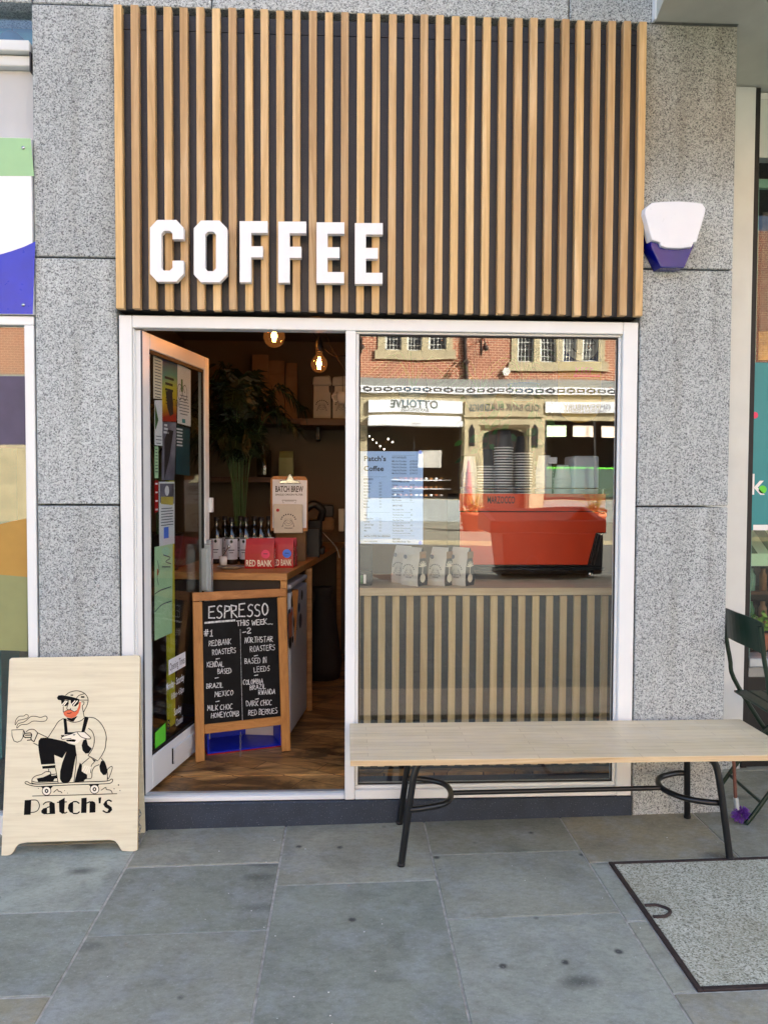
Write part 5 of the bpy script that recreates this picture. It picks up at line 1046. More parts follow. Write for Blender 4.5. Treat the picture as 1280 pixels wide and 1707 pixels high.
b = MB(); th = thing('sachet_box', (wx(611, .42, 972), .42, WC), 'small box of coloured sachets in the corner of the window ledge', 'box'); b.box(wx(598, .42, 965), wx(620, .42, 965), .42, .49, WC+.001, wz(953, .42, 605), M['dark']); b.build('tray', th, bevel=.003)
for k, mt_ in enumerate(['leaf2', 'ceramic', 'pink', 'flower3']): b = MB(); xx = wx(601+k*5, .42, 960); b.box(xx, xx+.012, .417+.002*k, .4195+.002*k+.0, WC+.012, WC+.055+.003*k, M[mt_]); b.build('sachet', th)
# espresso machine (orange back panel) and cups
EY = .66; em = thing('espresso_machine', (wx(888, EY, 940), EY+.25, WC), 'orange-red backed espresso machine behind the big window carrying stacked cups', 'coffee machine')
ex0, ex1 = wx(766, EY, 850), wx(1009, EY, 850); ezt = wz(823, EY, 890); ezm = wz(852, EY, 890); ezb = wz(940, EY, 890)
b = MB(); b.box(ex0, ex1, EY+.002, EY+.02, ezm, ezt, M['orange']); EF = FRY(EY+.002); u, v = EF.px(812, 839); 
b.text(EF, 'MARZOCCO', u, v, .055, M['cup_black'], .02, width=EF.px(858, 839)[0]-u, h=.0008); b.build('top_panel', em)
b = MB(); b.prism(FRY(EY-.012), [EF.px(766, 941), EF.px(978, 941), EF.px(992, 888), EF.px(1009, 887), EF.px(1009, 853.5), EF.px(766, 853.5)], -.012, 0, M['orange']); b.build('back_panel', em, bevel=.002)
b = MB(); F6 = FRY(EY-.013)
for dx_, mt_ in [(0, 'chrome'), (3.2, 'chrome'), (9, 'chrome')]: b.fill(F6, [EF.px(979+dx_, 941), EF.px(980.3+dx_, 941), EF.px(993.3+dx_, 888), EF.px(992+dx_, 888)], M[mt_], .002)
b.build('trim_line', em)
b = MB(); b.box(ex0, ex1-.005, EY+.021, EY+.5, ezb-.02, ezt-.006, M['dark']); b.box(ex0+.02, ex1-.0, EY+.0, EY+.48, WC+.05, ezb-.021, M['dark']); b.build('body', em, bevel=.004)
for u in (ex0+.06, ex1-.06):
    for w_ in (EY+.06, EY+.42): b = MB(); b.lathe((u, w_, WC), [(.001, .001), (.022, .001), (.018, .049), (.001, .049)], M['chrome'], 12); b.build('foot', em)
b = MB(); b.tube([(ex0, EY+.015, ezt+.03), (ex1, EY+.015, ezt+.03)], .004, M['chrome'], 6); [b.tube([(u, EY+.015, ezt-.006), (u, EY+.015, ezt+.03)], .004, M['chrome'], 6) for u in (ex0+.01, ex1-.01)]; b.build('cup_rail', em)
cupz = ezt-.005
def stack(pxx, Yv, ptop, r_, pitch, mat, rimmat, lab, grp, h=.10):
    c0 = V3(wx(pxx, Yv, 800), Yv, 0); zt = wz(ptop, Yv, pxx); n = max(2, int(round((zt-cupz-h)/pitch))+1)
    b = MB(); b.lathe((0, 0, 0), [(.0001, h), (r_*.70, h), (r_*.72, h-.003), (r_*.98, .006)], mat, 20); b.lathe((0, 0, 0), [(r_*.97, .0072), (r_*1.05, .0065), (r_*1.08, .003), (r_*1.05, 0), (r_*.95, .003)], rimmat, 20)
    first = None
    for k in range(n):
        if first is None: o = first = b.build('paper_cup')
        else: o = first.copy(); COL.objects.link(o)
        o.location = c0+V3(rnd.uniform(-.0015, .0015), rnd.uniform(-.0015, .0015), cupz+.001+k*pitch); tag(o, lab, 'paper cup', grp)
stack(839, EY+.13, 719, .051, .0150, M['cup_black'], M['cup_white'], 'black paper cup in the tallest upside-down stack on the espresso machine', 'black cups in the tallest stack')
stack(871, EY+.16, 727, .050, .0150, M['cup_black'], M['cup_white'], 'black paper cup in the stack right of the tallest black stack', 'black cups right of the tallest stack')
stack(809, EY+.15, 749, .049, .0150, M['cup_black'], M['cup_white'], 'black paper cup in the shorter stack left of the tallest black stack', 'black cups left of the tallest stack')
stack(782, EY+.13, 762, .042, .0085, M['cup_white'], M['cup_white'], 'white paper cup in the leftmost tight stack on the espresso machine', 'white cups in the leftmost stack', .09)
stack(907, EY+.13, 760, .046, .0085, M['cup_white'], M['cup_white'], 'white paper cup in the taller stack right of the black stacks', 'white cups right of the black stacks', .09)
stack(938, EY+.13, 775, .047, .0085, M['cup_white'], M['cup_white'], 'white paper cup in the short stack beside the frosted tub', 'white cups beside the frosted tub', .08)
b = MB(); x0, x1 = wx(951, EY+.12, 800), wx(993, EY+.12, 800); b.box(x0, x1, EY+.06, EY+.26, cupz+.001, wz(760, EY+.1, 970), M['frost']); tag(b.build('lid_tub', None, origin=((x0+x1)/2, EY+.16, cupz), bevel=.022, seg=4), 'frosted white tub with rounded corners right of the stacked cups', 'tub')
b = MB(); CFR = FRY(EY+.05); a_, c_ = CFR.px(914, 762), CFR.px(928, 773); b.box(a_[0], c_[0], EY+.045, EY+.047, c_[1], a_[1], M['paper']); b.box((a_[0]+c_[0])/2-.002, (a_[0]+c_[0])/2+.002, EY+.047, EY+.05, cupz, a_[1]-.005, M['dark']); tag(b.build('price_tag', None, origin=((a_[0]+c_[0])/2, EY+.046, cupz)), 'tiny white card on a stick between the white cup stacks', 'tag')
# hanging banner, planters above the machine
BF = FRY(.95); hb = thing('hanging_banner', wp(966, 560, .95), 'yellow round ended banner with a blue panel hanging inside the window', 'banner')
M['banner_y'] = flat('ochre_cloth', 'b8962c', .8, var=.06); M['banner_b'] = flat('deep_blue_cloth', '1b2f80', .8, var=.06)
b = MB(); arc = [BF.px(966+36*math.cos(a), 672+33*math.sin(a)) for a in [math.pi*k/10 for k in range(11)]]; b.prism(BF, [BF.px(1002, 603), BF.px(930, 603)]+arc[::-1], -.004, 0, M['banner_y']); b.build('cloth', hb)
b = MB(); b.prism(BF, [BF.px(930, 602), BF.px(1002, 602), BF.px(1002, 540), BF.px(930, 540)], -.004, 0, M['banner_b']); u, v = BF.px(970, 572); b.disc(BF, u, v, .10, M['cup_white'], .001, 26); b.stroke(BF, smooth([(u-.05, v+.03), (u-.055, v-.03), (u, v-.065), (u+.05, v-.02), (u+.06, v+.04)], 5), .008, M['ink'], .0016); b.stroke(BF, smooth([BF.px(983, 560), BF.px(992, 572), BF.px(986, 575)], 4), .004, M['ink'], .0018); b.build('blue_panel', hb)
b = MB(); b.text(BF, 'KEEP', *BF.px(958, 622), .05, M['pink'], .01, h=.001); b.rect(BF, *BF.px(956, 628), *BF.px(1000, 624), M['pink'], .001); b.build('lettering', hb)
def hang_plant(pxx, pyy, Yv, lab, seed, trail=True):
    rr = random.Random(seed); c = wp(pxx, pyy, Yv); th = thing('hanging_plant', c, lab, 'plant'); b = MB(); b.lathe(c, [(.001, -.06), (.06, -.06), (.095, .03), (.10, .035), (.085, .035), (.001, .02)], M['blue_lamp'], 18); b.build('pot', th)
    b = MB(); [b.tube([c+V3(.09*math.cos(a), .09*math.sin(a), .03), V3(c.x, c.y, 2.7)], .0015, M['dark'], 4) for a in (0, 2.1, 4.2)]; b.build('cord', th)
    b = MB()
    for k in range(22):
        a = rr.uniform(0, 6.28); l = rr.uniform(.15, .32); d = V3(math.cos(a), math.sin(a), 0); P_ = smooth([c+V3(0, 0, .03), c+d*l*.4+V3(0, 0, l*.8), c+d*l+V3(0, 0, l*.4)], 4); b.tube(P_, .003, M['grassy'], 4, False, r2=.001)
    tag(b.build('blades', th), kind='stuff')
    if trail:
        for k in range(5):
            a = rr.uniform(0, 6.28); d = V3(math.cos(a)*.09, math.sin(a)*.05, 0); ln = rr.uniform(.15, .5); b = MB(); P_ = smooth([c+V3(0, 0, .03), c+d*1.2+V3(0, 0, .02), c+d*1.6+V3(0, 0, -ln*.5), c+d*1.5+V3(rr.uniform(-.05, .05), 0, -ln)], 5); b.tube(P_, .002, M['stem'], 5); vn = b.build('vine', th)
            for i, p in enumerate(P_[4::2]):
                b = MB(); p = Vector(p); ax = Vector((rr.gauss(0, 1), -.6, rr.gauss(0, .4)-.5)).normalized(); s_ = rr.uniform(.028, .045); u = Vector((rr.choice((-1, 1)), 0, -.7)).normalized(); w = u.cross(ax).normalized()
                b.add([p, p+u*s_*.6+w*s_*.6, p+u*s_*1.3+w*s_*.45, p+u*s_*1.9, p+u*s_*1.3-w*s_*.45, p+u*s_*.6-w*s_*.6], [(0, 1, 2, 3, 4, 5)], M['leaf2']); b.build('leaf', vn)
hang_plant(688, 658, 1.2, 'blue hanging pot with arching leaves at the left of the window', 3, False)
hang_plant(872, 650, 1.15, 'blue hanging pot trailing heart shaped leaves above the cup stacks', 4)
hang_plant(800, 668, 1.05, 'trailing leafy plant hanging nearest the stacked black cups', 11)

# ================================================================== PAVEMENT A-BOARD
ab = thing('sandwich_board', (-1.2, -.2, -.02), "cream plywood Patch's pavement sign with a skateboarder drawing leaning by the left pier", 'sign board')
AB = Fr((-1.462, -.207, -.022), (1, 0, .012), (0, (.207-.066), .82)); W2 = .566; H2 = .832
P2 = lambda q: AB.px(*q)
out = [P2(p) for p in [(2, 1427), (10, 1427.5), (18, 1425), (22, 1421)]]+[P2(p) for p in smooth([(22, 1421), (30, 1409), (45, 1405)], 3)][1:]+[P2((183, 1401))]+[P2(p) for p in smooth([(183, 1401), (193, 1404), (203, 1419)], 3)][1:]+[P2(p) for p in [(214, 1420), (222, 1420), (229, 1418), (233.5, 1096), (231, 1093), (19, 1097), (15.5, 1100)]]
b = MB(); b.prism(AB, out, -.014, 0, M['ply'], M['ply_edge']); b.build('front_panel', ab, bevel=.0012)
b = MB(); q0 = AB.at(.02, .80, -.03); bk = Fr((-1.455, -.03, -.022), (1, 0, .012), (0, -.04, .80)); b.obox(bk, 0, .55, 0, .78, -.012, 0, M['ply']); b.build('rear_panel', ab)
za = lambda pts: [P2((10+x/6.4, 1140+y/6.4)) for x, y in pts]
zb = lambda pts: [P2((30+x/7.111, 1230+y/7.111)) for x, y in pts]
b = MB(); LW = .0030
def fa_(pts, mat='black', h=.0004, n=0): q = za(pts); q = smooth(q, n, True) if n else q; b.fill(AB, q, M[mat], h)
def fb2(pts, mat='black', h=.0004, n=0): q = zb(pts); q = smooth(q, n, True) if n else q; b.fill(AB, q, M[mat], h)
def sa(pts, w=1.0, closed=False, n=5, mat='black', h=.0009): b.stroke(AB, smooth(za(pts), n, closed), LW*w, M[mat], h, closed)
def sb(pts, w=1.0, closed=False, n=5, mat='black', h=.0009): b.stroke(AB, smooth(zb(pts), n, closed), LW*w, M[mat], h, closed)
fa_([(543, 150), (560, 125), (600, 122), (700, 140), (760, 158), (785, 168), (782, 190), (690, 178), (640, 172), (590, 180), (555, 172)])
sa([(635, 125), (680, 92), (750, 76), (810, 88), (855, 120), (877, 170), (865, 230), (830, 300)]); sa([(750, 158), (780, 125), (835, 108)]); sa([(785, 175), (875, 175)]); sa([(800, 142), (838, 142)], 2.4); sa([(690, 122), (718, 122)], 1.6)
fa_([(588, 176), (670, 176), (668, 210), (645, 240), (610, 240), (592, 215)], h=.0005); fa_([(690, 175), (782, 178), (775, 215), (745, 243), (712, 240), (692, 205)], h=.0005)
for q in [[(600, 225), (638, 182)], [(615, 235), (655, 185)], [(700, 222), (740, 180)], [(718, 235), (765, 180)]]: sa(q, 1.6, mat='cream', h=.0012)
fa_([(612, 305), (650, 285), (690, 280), (730, 298), (755, 285), (775, 240), (782, 195), (800, 195), (795, 250), (775, 310), (745, 350), (700, 368), (650, 358), (620, 335)], 'beard', .0007)
sa([(668, 205), (650, 262), (665, 278), (690, 275)]); sa([(688, 262), (692, 276)]); sa([(652, 316), (680, 316), (700, 306)], h=.0014); sa([(612, 245), (612, 305)]); sa([(612, 305), (650, 285), (690, 280), (730, 298), (755, 285)], .8, h=.0013)
sa([(805, 195), (832, 195), (830, 220), (815, 240), (825, 300), (835, 355)]); fa_([(645, 362), (700, 370), (765, 345), (720, 405), (690, 400), (660, 385)]); sa([(645, 385), (700, 408), (750, 410), (800, 395), (840, 362)])
fa_([(612, 370), (645, 372), (660, 520), (628, 545)]); fa_([(840, 350), (885, 358), (840, 515), (805, 515)]); fa_([(625, 519), (860, 516), (800, 530), (700, 535), (660, 550), (625, 552)], h=.00045)
sa([(612, 372), (560, 405), (520, 465), (450, 575)]); sa([(885, 358), (950, 370), (1010, 420), (1055, 500), (1072, 580), (1065, 640)]); sa([(880, 475), (920, 510), (942, 570), (940, 640)])
fa_([(588, 548), (700, 535), (750, 516), (830, 516), (900, 575), (860, 590), (800, 600), (760, 640), (700, 640), (640, 600), (592, 590)], 'cream', .0010)
sa([(590, 575), (620, 560), (700, 535), (750, 515), (830, 515)], h=.0015); sa([(590, 575), (600, 592), (640, 590), (700, 585)], h=.0015); sa([(760, 520), (800, 565), (850, 585), (895, 590), (900, 570), (840, 515)], h=.0015); fa_([(588, 548), (625, 548), (620, 562), (595, 575)], h=.0016); sa([(718, 540), (728, 550), (740, 538)], h=.0016); fa_([(640, 600), (720, 592), (750, 600), (735, 622), (650, 615)], h=.0012)
sa([(62, 495), (185, 488), (182, 570), (160, 610), (120, 625), (85, 610), (66, 560)], closed=True, n=1); sa([(340, 525), (300, 490), (250, 490), (215, 515)]); sa([(340, 525), (300, 620)], 1.4); sa([(340, 525), (450, 577)])
for q in [[(190, 500), (200, 530), (188, 560), (212, 578)], [(205, 530), (265, 525)], [(205, 550), (270, 548)], [(210, 575), (268, 575)], [(225, 605), (268, 600)], [(265, 525), (275, 548), (268, 575), (272, 600), (300, 620)]]: sa(q, 1.4)
sa([(100, 440), (105, 390), (140, 350), (190, 345), (215, 328), (238, 340), (230, 365), (180, 382), (130, 395)], .8, True); sa([(118, 475), (130, 430), (200, 405), (260, 355), (310, 348), (370, 360), (420, 345), (440, 365), (425, 395), (380, 403), (290, 400), (230, 432), (160, 440)], .9, True)
fb2([(245, 35), (270, 5), (330, 0), (400, 10), (560, 45), (600, 70), (680, 90), (692, 190), (670, 300), (640, 470), (610, 525), (560, 540), (520, 530), (498, 490), (500, 400), (525, 300), (575, 165), (525, 245), (430, 205), (440, 310), (275, 320), (250, 180), (240, 90)])
fb2([(285, 340), (445, 325), (445, 360), (292, 370)]); sb([(240, 92), (185, 65)]); sb([(365, 370), (365, 402)]); sb([(445, 360), (458, 430), (478, 540)]); sb([(165, 540), (170, 490), (210, 455), (280, 435), (330, 405), (385, 405)])
fb2([(222, 485), (300, 470), (385, 430), (400, 455), (465, 445), (470, 480), (430, 490), (420, 518), (240, 525)]); sb([(165, 540), (240, 550), (475, 540)]); sb([(165, 515), (240, 530), (475, 520)]); sb([(385, 405), (395, 435), (455, 430)])
sb([(85, 530), (110, 522), (180, 550), (400, 545), (800, 525), (1050, 515), (1105, 492), (1122, 500), (1110, 530), (1030, 548), (600, 562), (300, 578), (190, 575), (100, 550)], 1.1, True)
fb2([(270, 578), (420, 572), (385, 610), (355, 585), (320, 590), (298, 610)]); fb2([(840, 560), (965, 552), (945, 580), (905, 562), (865, 590)])
for cx, cy in [(340, 632), (908, 612)]:
    cir = [(cx+52*math.cos(a*math.pi/9), cy+52*math.sin(a*math.pi/9)) for a in range(18)]; fb2(cir, 'cream', .0006); b.stroke(AB, zb(cir), LW, M['black'], .0010, True); fb2([(cx+23*math.cos(a*math.pi/6), cy+25*math.sin(a*math.pi/6)) for a in range(12)], h=.0010); fb2([(cx+9*math.cos(a*math.pi/4), cy+11*math.sin(a*math.pi/4)) for a in range(8)], 'cream', .0014)
sb([(170, 693), (700, 680), (1175, 665)]); sb([(422, 650), (465, 615), (480, 635), (505, 640), (525, 658)]); sb([(985, 625), (1040, 590), (1050, 615), (1100, 625), (1120, 660)])
for cx, cy, r_ in [(1192, 562, 9), (1140, 607, 6), (1210, 628, 6), (553, 628, 5), (587, 658, 5), (243, 602, 5)]: fb2([(cx+r_*math.cos(a*math.pi/4), cy+r_*math.sin(a*math.pi/4)) for a in range(8)])
sb([(692, 190), (690, 300), (665, 525)]); fb2([(775, 30), (810, 15), (830, 90), (875, 130), (840, 185), (800, 190), (765, 150), (755, 90)]); fb2([(735, 295), (760, 330), (755, 400), (820, 440), (820, 480), (780, 500), (775, 520), (670, 528), (700, 400)])
sb([(1048, -10), (1035, 120), (1000, 200), (970, 245)]); sb([(905, -10), (905, 60), (880, 140), (830, 212)]); sb([(830, 212), (945, 275), (975, 245)], n=1); sb([(850, 235), (740, 330), (760, 345)], n=1); sb([(905, 290), (870, 335), (862, 420)])
for q in [[(800, 330), (765, 395)], [(825, 335), (785, 420)], [(845, 345), (810, 425)], [(865, 345), (845, 425)]]: sb(q, 1.5, mat='cream', h=.0012)
fb2([(850, 230), (925, 275), (905, 290), (880, 255)]); sb([(985, 245), (1030, 300), (1058, 400), (1060, 510)]); fb2([(985, 280), (1010, 270), (1040, 330), (1058, 400), (1045, 440), (1010, 445), (975, 400), (965, 340)]); sb([(965, 320), (910, 345), (880, 400), (870, 480), (800, 490), (775, 520)]); sb([(1060, 385), (1110, 340), (1115, 380), (1070, 490)], closed=True)
dr = b.build('drawing', ab)
b = MB()
fb2([(80, 742), (158, 738), (150, 915), (70, 918)]); sb([(158, 740), (225, 745), (255, 800), (240, 855), (200, 882), (150, 888)], 1.2)
fb2([(345, 828), (300, 840), (275, 868), (280, 895), (310, 910), (345, 908)]); fb2([(372, 775), (405, 765), (435, 780), (442, 905), (375, 908)]); sb([(298, 795), (330, 768), (375, 762), (405, 768)], 1.5); sb([(345, 830), (380, 818)], 1.5); sb([(340, 905), (376, 900)], 1.5)
fb2([(485, 750), (555, 713), (555, 765), (550, 880), (565, 898), (525, 905), (490, 880)]); sb([(462, 768), (580, 762)], 1.5); sb([(552, 900), (585, 882)], 1.5)
fb2([(655, 758), (655, 900), (615, 885), (590, 840), (598, 795), (620, 772)]); sb([(650, 762), (695, 760), (728, 782)], 1.8); sb([(650, 897), (700, 900), (732, 878)], 1.8)
fb2([(752, 718), (815, 712), (812, 893), (748, 895)]); fb2([(850, 760), (880, 752), (910, 765), (920, 790), (918, 888), (848, 892)]); sb([(813, 778), (860, 757)], 1.8); fb2([(953, 712), (988, 708), (980, 780), (958, 782)])
fb2([(1010, 790), (1030, 762), (1055, 762), (1060, 790), (1110, 825), (1118, 860), (1095, 882), (1060, 880), (1075, 850), (1030, 825)]); sb([(1035, 765), (1075, 742), (1112, 758)], 2.0); sb([(1005, 866), (1050, 888), (1095, 880)], 2.0)
b.build('lettering', ab)
def chain(pts, r_, wire, mat='galv'):
    P = [Vector(p) for p in pts]; b = MB(); n = len(P)-1
    for i in range(n):
        a, c = P[i], P[i+1]; t_ = (c-a); L = t_.length*.66; t_.normalize(); m_ = (a+c)/2; s_ = t_.cross(V3(0, 1, 0) if i % 2 else V3(1, 0, .3)).normalized()
        lp = [m_+t_*(L*math.cos(k*math.pi/4))+s_*(r_*math.sin(k*math.pi/4)) for k in range(9)]; b.tube(lp, wire, M[mat], 5, False)
    return b
cp = [wp(232+2.2*math.sin(k*1.3), 1350+k*5.2, -.13-.004*k) for k in range(12)]
cb_ = chain(cp, .005, .0014).build('chain', ab); tag(cb_, kind='stuff')

# ================================================================== CHALKBOARD
ck = thing('chalkboard_sign', (-.53, .6, RZ0), 'wooden framed blackboard with the espresso of the week chalked on it in the doorway', 'blackboard')
cdx = Vector((-.299+.770, .638-.483, 0)); K = Fr((-.770, .483, RZ0), cdx, (.042*-1*0-.02, .117, .87)); KW = cdx.length
kp = lambda x, y: K.px(310+x/5.506, 970+y/5.506)
c_tl, c_tr, c_bl, c_br = kp(58, 100), kp(918, 62), kp(92, 1662), kp(960, 1556)
def lerp(a, b_, t): return (a[0]+(b_[0]-a[0])*t, a[1]+(b_[1]-a[1])*t)
def quad(nm, pts, mat, h0=-.022, h1=0.0, bev=.002): b = MB(); b.prism(K, pts, h0, h1, M[mat]); return b.build(nm, ck, bevel=bev)
quad('stile', [kp(90, 1662), kp(174, 1646), kp(150, 184), kp(62, 184)], 'pine'); quad('stile', [kp(882, 1560), kp(962, 1552), kp(922, 136), kp(840, 146)], 'pine')
quad('rail', [kp(61, 181), kp(921, 133), kp(918, 60), kp(58, 99)], 'pine_x', h1=.001); quad('rail', [kp(172, 1400), kp(876, 1314), kp(872, 1236), kp(170, 1312)], 'pine_x', h0=-.018)
quad('slate', [kp(165, 1315), kp(874, 1240), kp(845, 140), kp(145, 180)], 'slate', -.016, -.008, 0)
hb_ = Fr((-.80, .93, RZ0), cdx, (.0, -.20, .87)); b = MB(); b.obox(hb_, .0, .035, 0, .86, -.018, 0, M['pine']); b.obox(hb_, KW-.035, KW, 0, .86, -.018, 0, M['pine']); b.obox(hb_, .036, KW-.036, .24, .28, -.018, 0, M['pine_x']); b.obox(hb_, .036, KW-.036, .2805, .84, -.012, -.004, M['slate']); b.build('rear_frame', ck)
# single-stroke chalk capitals
G = {'A': [[(0, 0), (.38, 1), (.7, 0)], [(.1, .35), (.62, .38)]], 'B': [[(0, 0), (.02, 1), (.45, .92), (.5, .7), (.05, .52)], [(.05, .52), (.55, .4), (.55, .12), (0, 0)]], 'C': [[(.62, .85), (.4, 1), (.1, .75), (.02, .35), (.2, .02), (.6, .1)]],
     'D': [[(0, 0), (.02, 1), (.4, .9), (.62, .5), (.45, .12), (0, 0)]], 'E': [[(.55, 1), (0, .97), (0, .03), (.58, 0)], [(0, .52), (.45, .54)]], 'H': [[(0, 0), (.02, 1)], [(.55, 0), (.57, 1)], [(0, .5), (.55, .54)]], 'I': [[(.1, 0), (.12, 1)]],
     'K': [[(0, 0), (.02, 1)], [(.55, 1), (.05, .45), (.6, 0)]], 'L': [[(0, 1), (0, 0), (.5, .04)]], 'M': [[(0, 0), (.1, 1), (.38, .35), (.66, 1), (.74, 0)]], 'N': [[(0, 0), (.04, 1), (.5, .02), (.56, 1)]], 'O': [[(.3, 1), (.04, .7), (.05, .25), (.3, 0), (.58, .3), (.56, .75), (.3, 1)]],
     'P': [[(0, 0), (.02, 1), (.5, .9), (.5, .6), (.03, .5)]], 'R': [[(0, 0), (.02, 1), (.5, .9), (.48, .6), (.03, .5), (.58, 0)]], 'S': [[(.55, .9), (.3, 1), (.08, .8), (.2, .55), (.45, .45), (.52, .2), (.3, 0), (0, .1)]], 'T': [[(0, .98), (.62, 1)], [(.3, 1), (.3, 0)]],
     'U': [[(0, 1), (.03, .2), (.28, 0), (.5, .2), (.54, 1)]], 'V': [[(0, 1), (.3, 0), (.6, 1)]], 'W': [[(0, 1), (.18, 0), (.38, .7), (.56, 0), (.76, 1)]], 'X': [[(0, 0), (.55, 1)], [(.03, 1), (.55, 0)]], 'Y': [[(0, 1), (.28, .5), (.56, 1)], [(.28, .5), (.24, 0)]], 'Z': [[(0, 1), (.55, .98), (0, .03), (.6, 0)]],
     '#': [[(.15, 0), (.3, 1)], [(.42, 0), (.57, 1)], [(0, .33), (.65, .38)], [(.05, .66), (.7, .7)]], '1': [[(.08, .75), (.28, 1), (.26, 0)], [(.05, 0), (.45, 0)]], '2': [[(0, .8), (.25, 1), (.5, .75), (.02, .02), (.6, .05)]], '.': [[(.1, .0), (.16, .06)]], '-': [[(0, .45), (.6, .5)]]}
KS = Fr(K.at(0, 0, -.0078), K.x, K.y); cm_ = MB()
def chalk(s, x0, y0, x1, y1, size, w=.0030):
    "one handwritten line from x0,y0 to x1,y1 (baseline, zoomed pixels), letters `size` high"
    adv = []; 
    for ch in s: adv.append(.42 if ch == ' ' else max(p[0] for st in G[ch] for p in st)+.22)
    tot = sum(adv)-.22; u = 0; rr = random.Random(s)
    for ch, a in zip(s, adv):
        if ch != ' ':
            js, jr, jd = rr.uniform(.92, 1.08), rr.uniform(-.06, .06), rr.uniform(-.05, .05)
            for st in G[ch]:
                pts = []
                for (gx_, gy_) in st:
                    t_ = (u+gx_)/tot; X = x0+(x1-x0)*t_; Y = y0+(y1-y0)*t_-size*(gy_*js+jd)+0; X += jr*size*gy_+rr.uniform(-.02, .02)*size; pts.append(KS.px(310+X/5.506, 970+Y/5.506))
                wv = w*rr.uniform(.95, 1.2)
                if ch in 'CDOSU2': cm_.stroke(KS, smooth(pts, 4), wv, M['chalk'], .0004)
                else:
                    for p_, q_ in zip(pts, pts[1:]):
                        d_ = Vector((q_[0]-p_[0], q_[1]-p_[1])); d_ = d_.normalized()*wv*.4 if d_.length else d_
                        cm_.stroke(KS, [(p_[0]-d_.x, p_[1]-d_.y), (q_[0]+d_.x, q_[1]+d_.y)], wv, M['chalk'], .0004+rr.uniform(0, .0002))
        u += a
chalk('ESPRESSO', 210, 340, 752, 306, 115, .0062)
cm_.stroke(KS, [KS.px(310+x/5.506, 970+y/5.506) for x, y in [(170, 378), (300, 366), (452, 354)]], .010, M['chalk'], .0004)
for a in [('THIS WEEK...', 468, 402, 792, 388, 46, .0044), ('#1', 168, 500, 244, 498, 55, .0044), ('2', 560, 472, 598, 470, 48, .0044), ('REDBANK', 212, 590, 412, 574, 50), ('ROASTERS', 244, 675, 455, 650, 50), ('KENDAL', 194, 784, 345, 778, 46), ('BASED', 292, 846, 416, 838, 46), ('BRAZIL', 190, 980, 340, 970, 44), ('MEXICO', 264, 1056, 430, 1040, 44), ('MILK CHOC', 198, 1184, 426, 1166, 46), ('HONEYCOMB', 232, 1250, 484, 1232, 46),
          ('NORTHSTAR', 540, 562, 796, 550, 52), ('ROASTERS', 590, 646, 814, 624, 52), ('BASED IN', 540, 754, 738, 744, 50), ('LEEDS', 626, 830, 766, 816, 46), ('COLOMBIA', 526, 944, 706, 934, 44), ('BRAZIL', 588, 994, 730, 980, 42), ('RWANDA', 668, 1036, 816, 1028, 42), ('DARK CHOC', 556, 1142, 786, 1130, 46), ('RED BERRIES', 574, 1230, 838, 1208, 48)]: chalk(*a)
for x, y in [(292, 706), (283, 882), (290, 1098), (642, 678), (644, 858), (652, 1076), (535, 462)]: cm_.stroke(KS, [KS.px(310+q/5.506, 970+r_/5.506) for q, r_ in [(x-18, y+4), (x+18, y-3)]], .0045, M['chalk'], .0004)
cm_.stroke(KS, [KS.px(310+x/5.506, 970+y/5.506) for x, y in [(498, 435), (506, 800), (518, 1275)]], .0016, M['chalk'], .0003)
cm_.build('chalk_writing', ck)
cp = [K.at(K.px(402, 1222+k*4.6)[0]+.001*math.sin(k*2), K.px(402, 1222+k*4.6)[1], -.02) for k in range(11)]; o = chain(cp, .0045, .0013).build('chain', ck); tag(o, kind='stuff')

# ================================================================== BENCH
bz_ = .472; be = thing('bench', (.93, -.25, 0), 'long butcher block bench on black tubular legs under the big window', 'bench')
b = MB(); b.box(.018, 1.842, -.500, -.022, bz_-.024, bz_, M['bench_top']); b.build('seat', be, bevel=.003, seg=2)
b = MB(); b.box(.0185, 1.8415, -.5022, -.5002, bz_-.0225, bz_-.002, M['bench_edge']); b.build('edge_strip', be)
r_ = .0145; gz = lambda x: .014*(x-.2)+.001
def tube(nm, pts, n=6, rr=r_): b = MB(); b.tube(smooth(pts, n), rr, M['black_metal'], 14); return b.build(nm, be)
zt_ = bz_-.026
# legs: out of the seat, a bend, then splayed to the ground
def legl(xt, yt, xf, yf, sgn): tube('leg', [(xt+sgn*.055, yt, zt_-.012), (xt+sgn*.02, yt, zt_-.018), (xt-sgn*.004, yt, zt_-.055), (xt+(xf-xt)*.35, yt+(yf-yt)*.35, zt_*.68), (xf, yf, gz(xf))])
legl(.290, -.400, .228, -.412, 1); legl(.300, -.10, .248, -.018, 1); legl(1.535, -.418, 1.588, -.448, -1); legl(1.545, -.12, 1.585, -.050, -1)
def lp(sgn, xf, xr, xm, z_): return [(xr, -.075, z_), (xr+sgn*.06, -.078, z_), (xr+sgn*.155, -.13, z_-.002), (xm, -.235, z_-.004), (xr+sgn*.14, -.345, z_-.002), (xf+sgn*.05, -.400, z_), (xf, -.410, z_)]
tube('stretcher_loop', lp(1, .262, .278, .455, .232), rr=.0125); tube('stretcher_loop', lp(-1, 1.560, 1.570, 1.385, .240), rr=.0125)
b = MB(); b.tube([(.452, -.235, .229), (1.388, -.235, .237)], .0105, M['black_metal'], 12); b.build('stretcher', be)
for x, y in [(.228, -.412), (.248, -.018), (1.588, -.448), (1.585, -.05)]: b = MB(); b.lathe((x, y, gz(x)-.001), [(.001, 0), (.0155, 0), (.0165, .012), (.001, .013)], M['rubber'], 12); b.build('foot_cap', be)

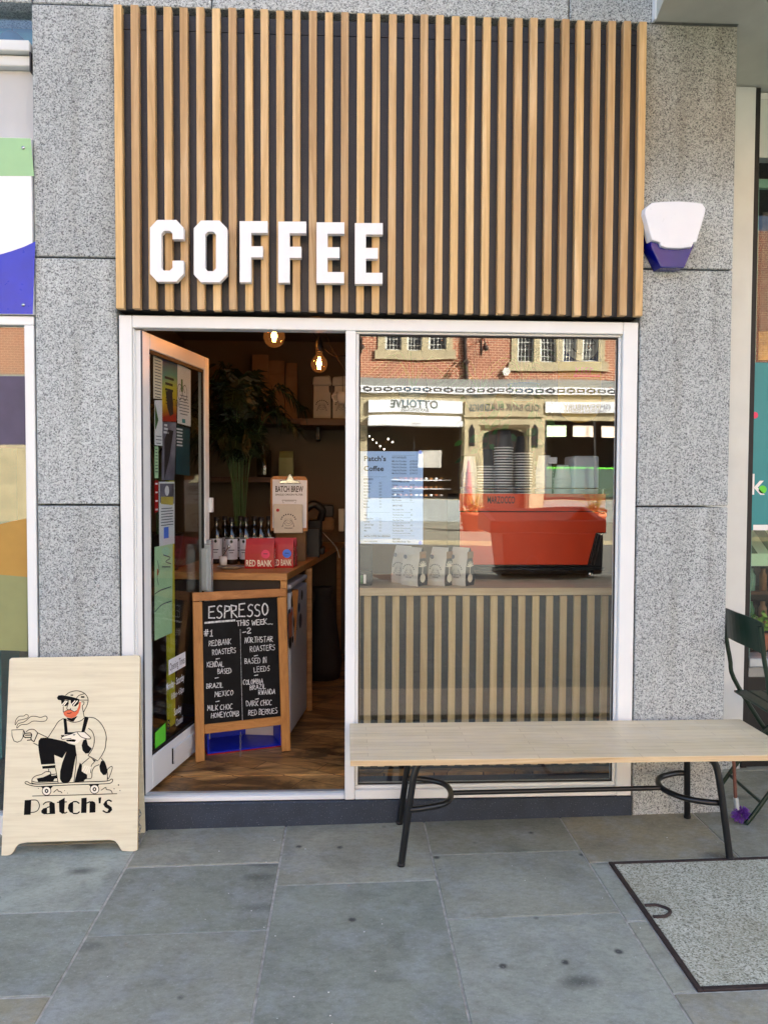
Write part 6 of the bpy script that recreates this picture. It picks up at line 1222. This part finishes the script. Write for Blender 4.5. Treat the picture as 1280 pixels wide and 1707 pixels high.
# ================================================================== GREEN FOLDING CHAIRS
def chair(loc, rz, lab):
    th = thing('folding_chair', loc, lab, 'chair', 'green folding cafe chairs')
    def part(b, nm, bev=0): o = b.build(nm, None, bevel=bev); o.parent = th; return o
    b = MB(); n = 10; vs = []
    for k in range(n+1):
        x = -.21+.42*k/n; y = .20+.035*(1-(x/.21)**2)
        for dy, z in ((0, .70), (0, .83), (.006, .83), (.006, .70)): vs.append(V3(x, y+dy+(z-.7)*.12, z-.015*abs(x/.21)**3))
    part(b.add(vs, [(4*k+j, 4*k+4+j, 4*k+4+(j+1) % 4, 4*k+(j+1) % 4) for k in range(n) for j in range(4)]+[(0, 1, 2, 3), (4*n+3, 4*n+2, 4*n+1, 4*n)], M['green_metal']), 'backrest')
    for k in range(5): b = MB(); y = -.18+.072*k; b.box(-.19, .19, y, y+.062, .445, .455, M['green_metal']); part(b, 'seat_slat', .002)
    for s_ in (-1, 1):
        b = MB(); b.tube(smooth([(s_*.20, .23, .80), (s_*.20, .19, .60), (s_*.20, .14, .46), (s_*.20, -.19, .02), (s_*.20, -.21, .004)], 5), .011, M['green_metal'], 8); part(b, 'leg')
        b = MB(); b.tube(smooth([(s_*.178, -.18, .44), (s_*.178, .05, .25), (s_*.178, .24, .02), (s_*.178, .26, .004)], 5), .010, M['green_metal'], 8); part(b, 'leg')
    b = MB(); b.tube([(-.178, .19, .08), (.178, .19, .08)], .007, M['green_metal'], 6); b.tube([(-.20, -.14, .09), (.20, -.14, .09)], .007, M['green_metal'], 6); part(b, 'crossbar')
    th.rotation_euler.z = rz; return th
ch = chair(V3(2.09, .02, .03), R(86), 'dark green folding metal chair beyond the right end of the bench'); ch.scale = (1.0, 1.0, 1.13)
clone(ch, None, V3(2.62, 1.05, .13), R(15), 'dark green folding metal chair inside the window on the right')

# ================================================================== BROOM, CHAIN, LITTER
br_ = thing('dusting_brush', (1.80, -.10, .02), 'small brush with purple fibres and a brown handle behind the bench leg', 'brush')
p0 = V3(1.785, -.055, .46); p1 = V3(1.790, -.10, .09); b = MB(); b.tube([p0, p1], .008, M['brown_stick'], 8); b.tube([p1+V3(0, .004, .04), p1+V3(0.005, -.004, -.012)], .012, M['alu'], 8); b.build('handle', br_)
b = MB(); rr = random.Random(2)
for k in range(240):
    a = rr.uniform(0, 6.28); e = rr.uniform(-.9, 1.2); c = p1+V3(.022, -.01, -.035); d = V3(math.cos(a)*math.cos(e), math.sin(a)*math.cos(e), math.sin(e)*.9)
    p = c+d*rr.uniform(.01, .02); q = c+V3(d.x*rr.uniform(.03, .05), d.y*.04, d.z*.045); q.z = max(q.z, .024); p.z = max(p.z, .024); b.tube([p, (p+q)/2+V3(0, 0, .004), q], .0016, M['purple'], 4, False)
tag(b.build('fibres', br_), kind='stuff')
b = MB()
for k in range(40):
    x, y = rnd.uniform(-1.1, 1.7), rnd.uniform(-1.35, -.05); z = .014*(x-.2)+.003; s_ = rnd.uniform(.001, .0028); b.ball((x, y, z), s_, M['ceramic'], 5, 4, (1.3, 1, .6))
tag(b.build('pavement_grit', None), 'scattered tiny white crumbs of grit on the grey paving slabs', 'grit', kind='stuff')
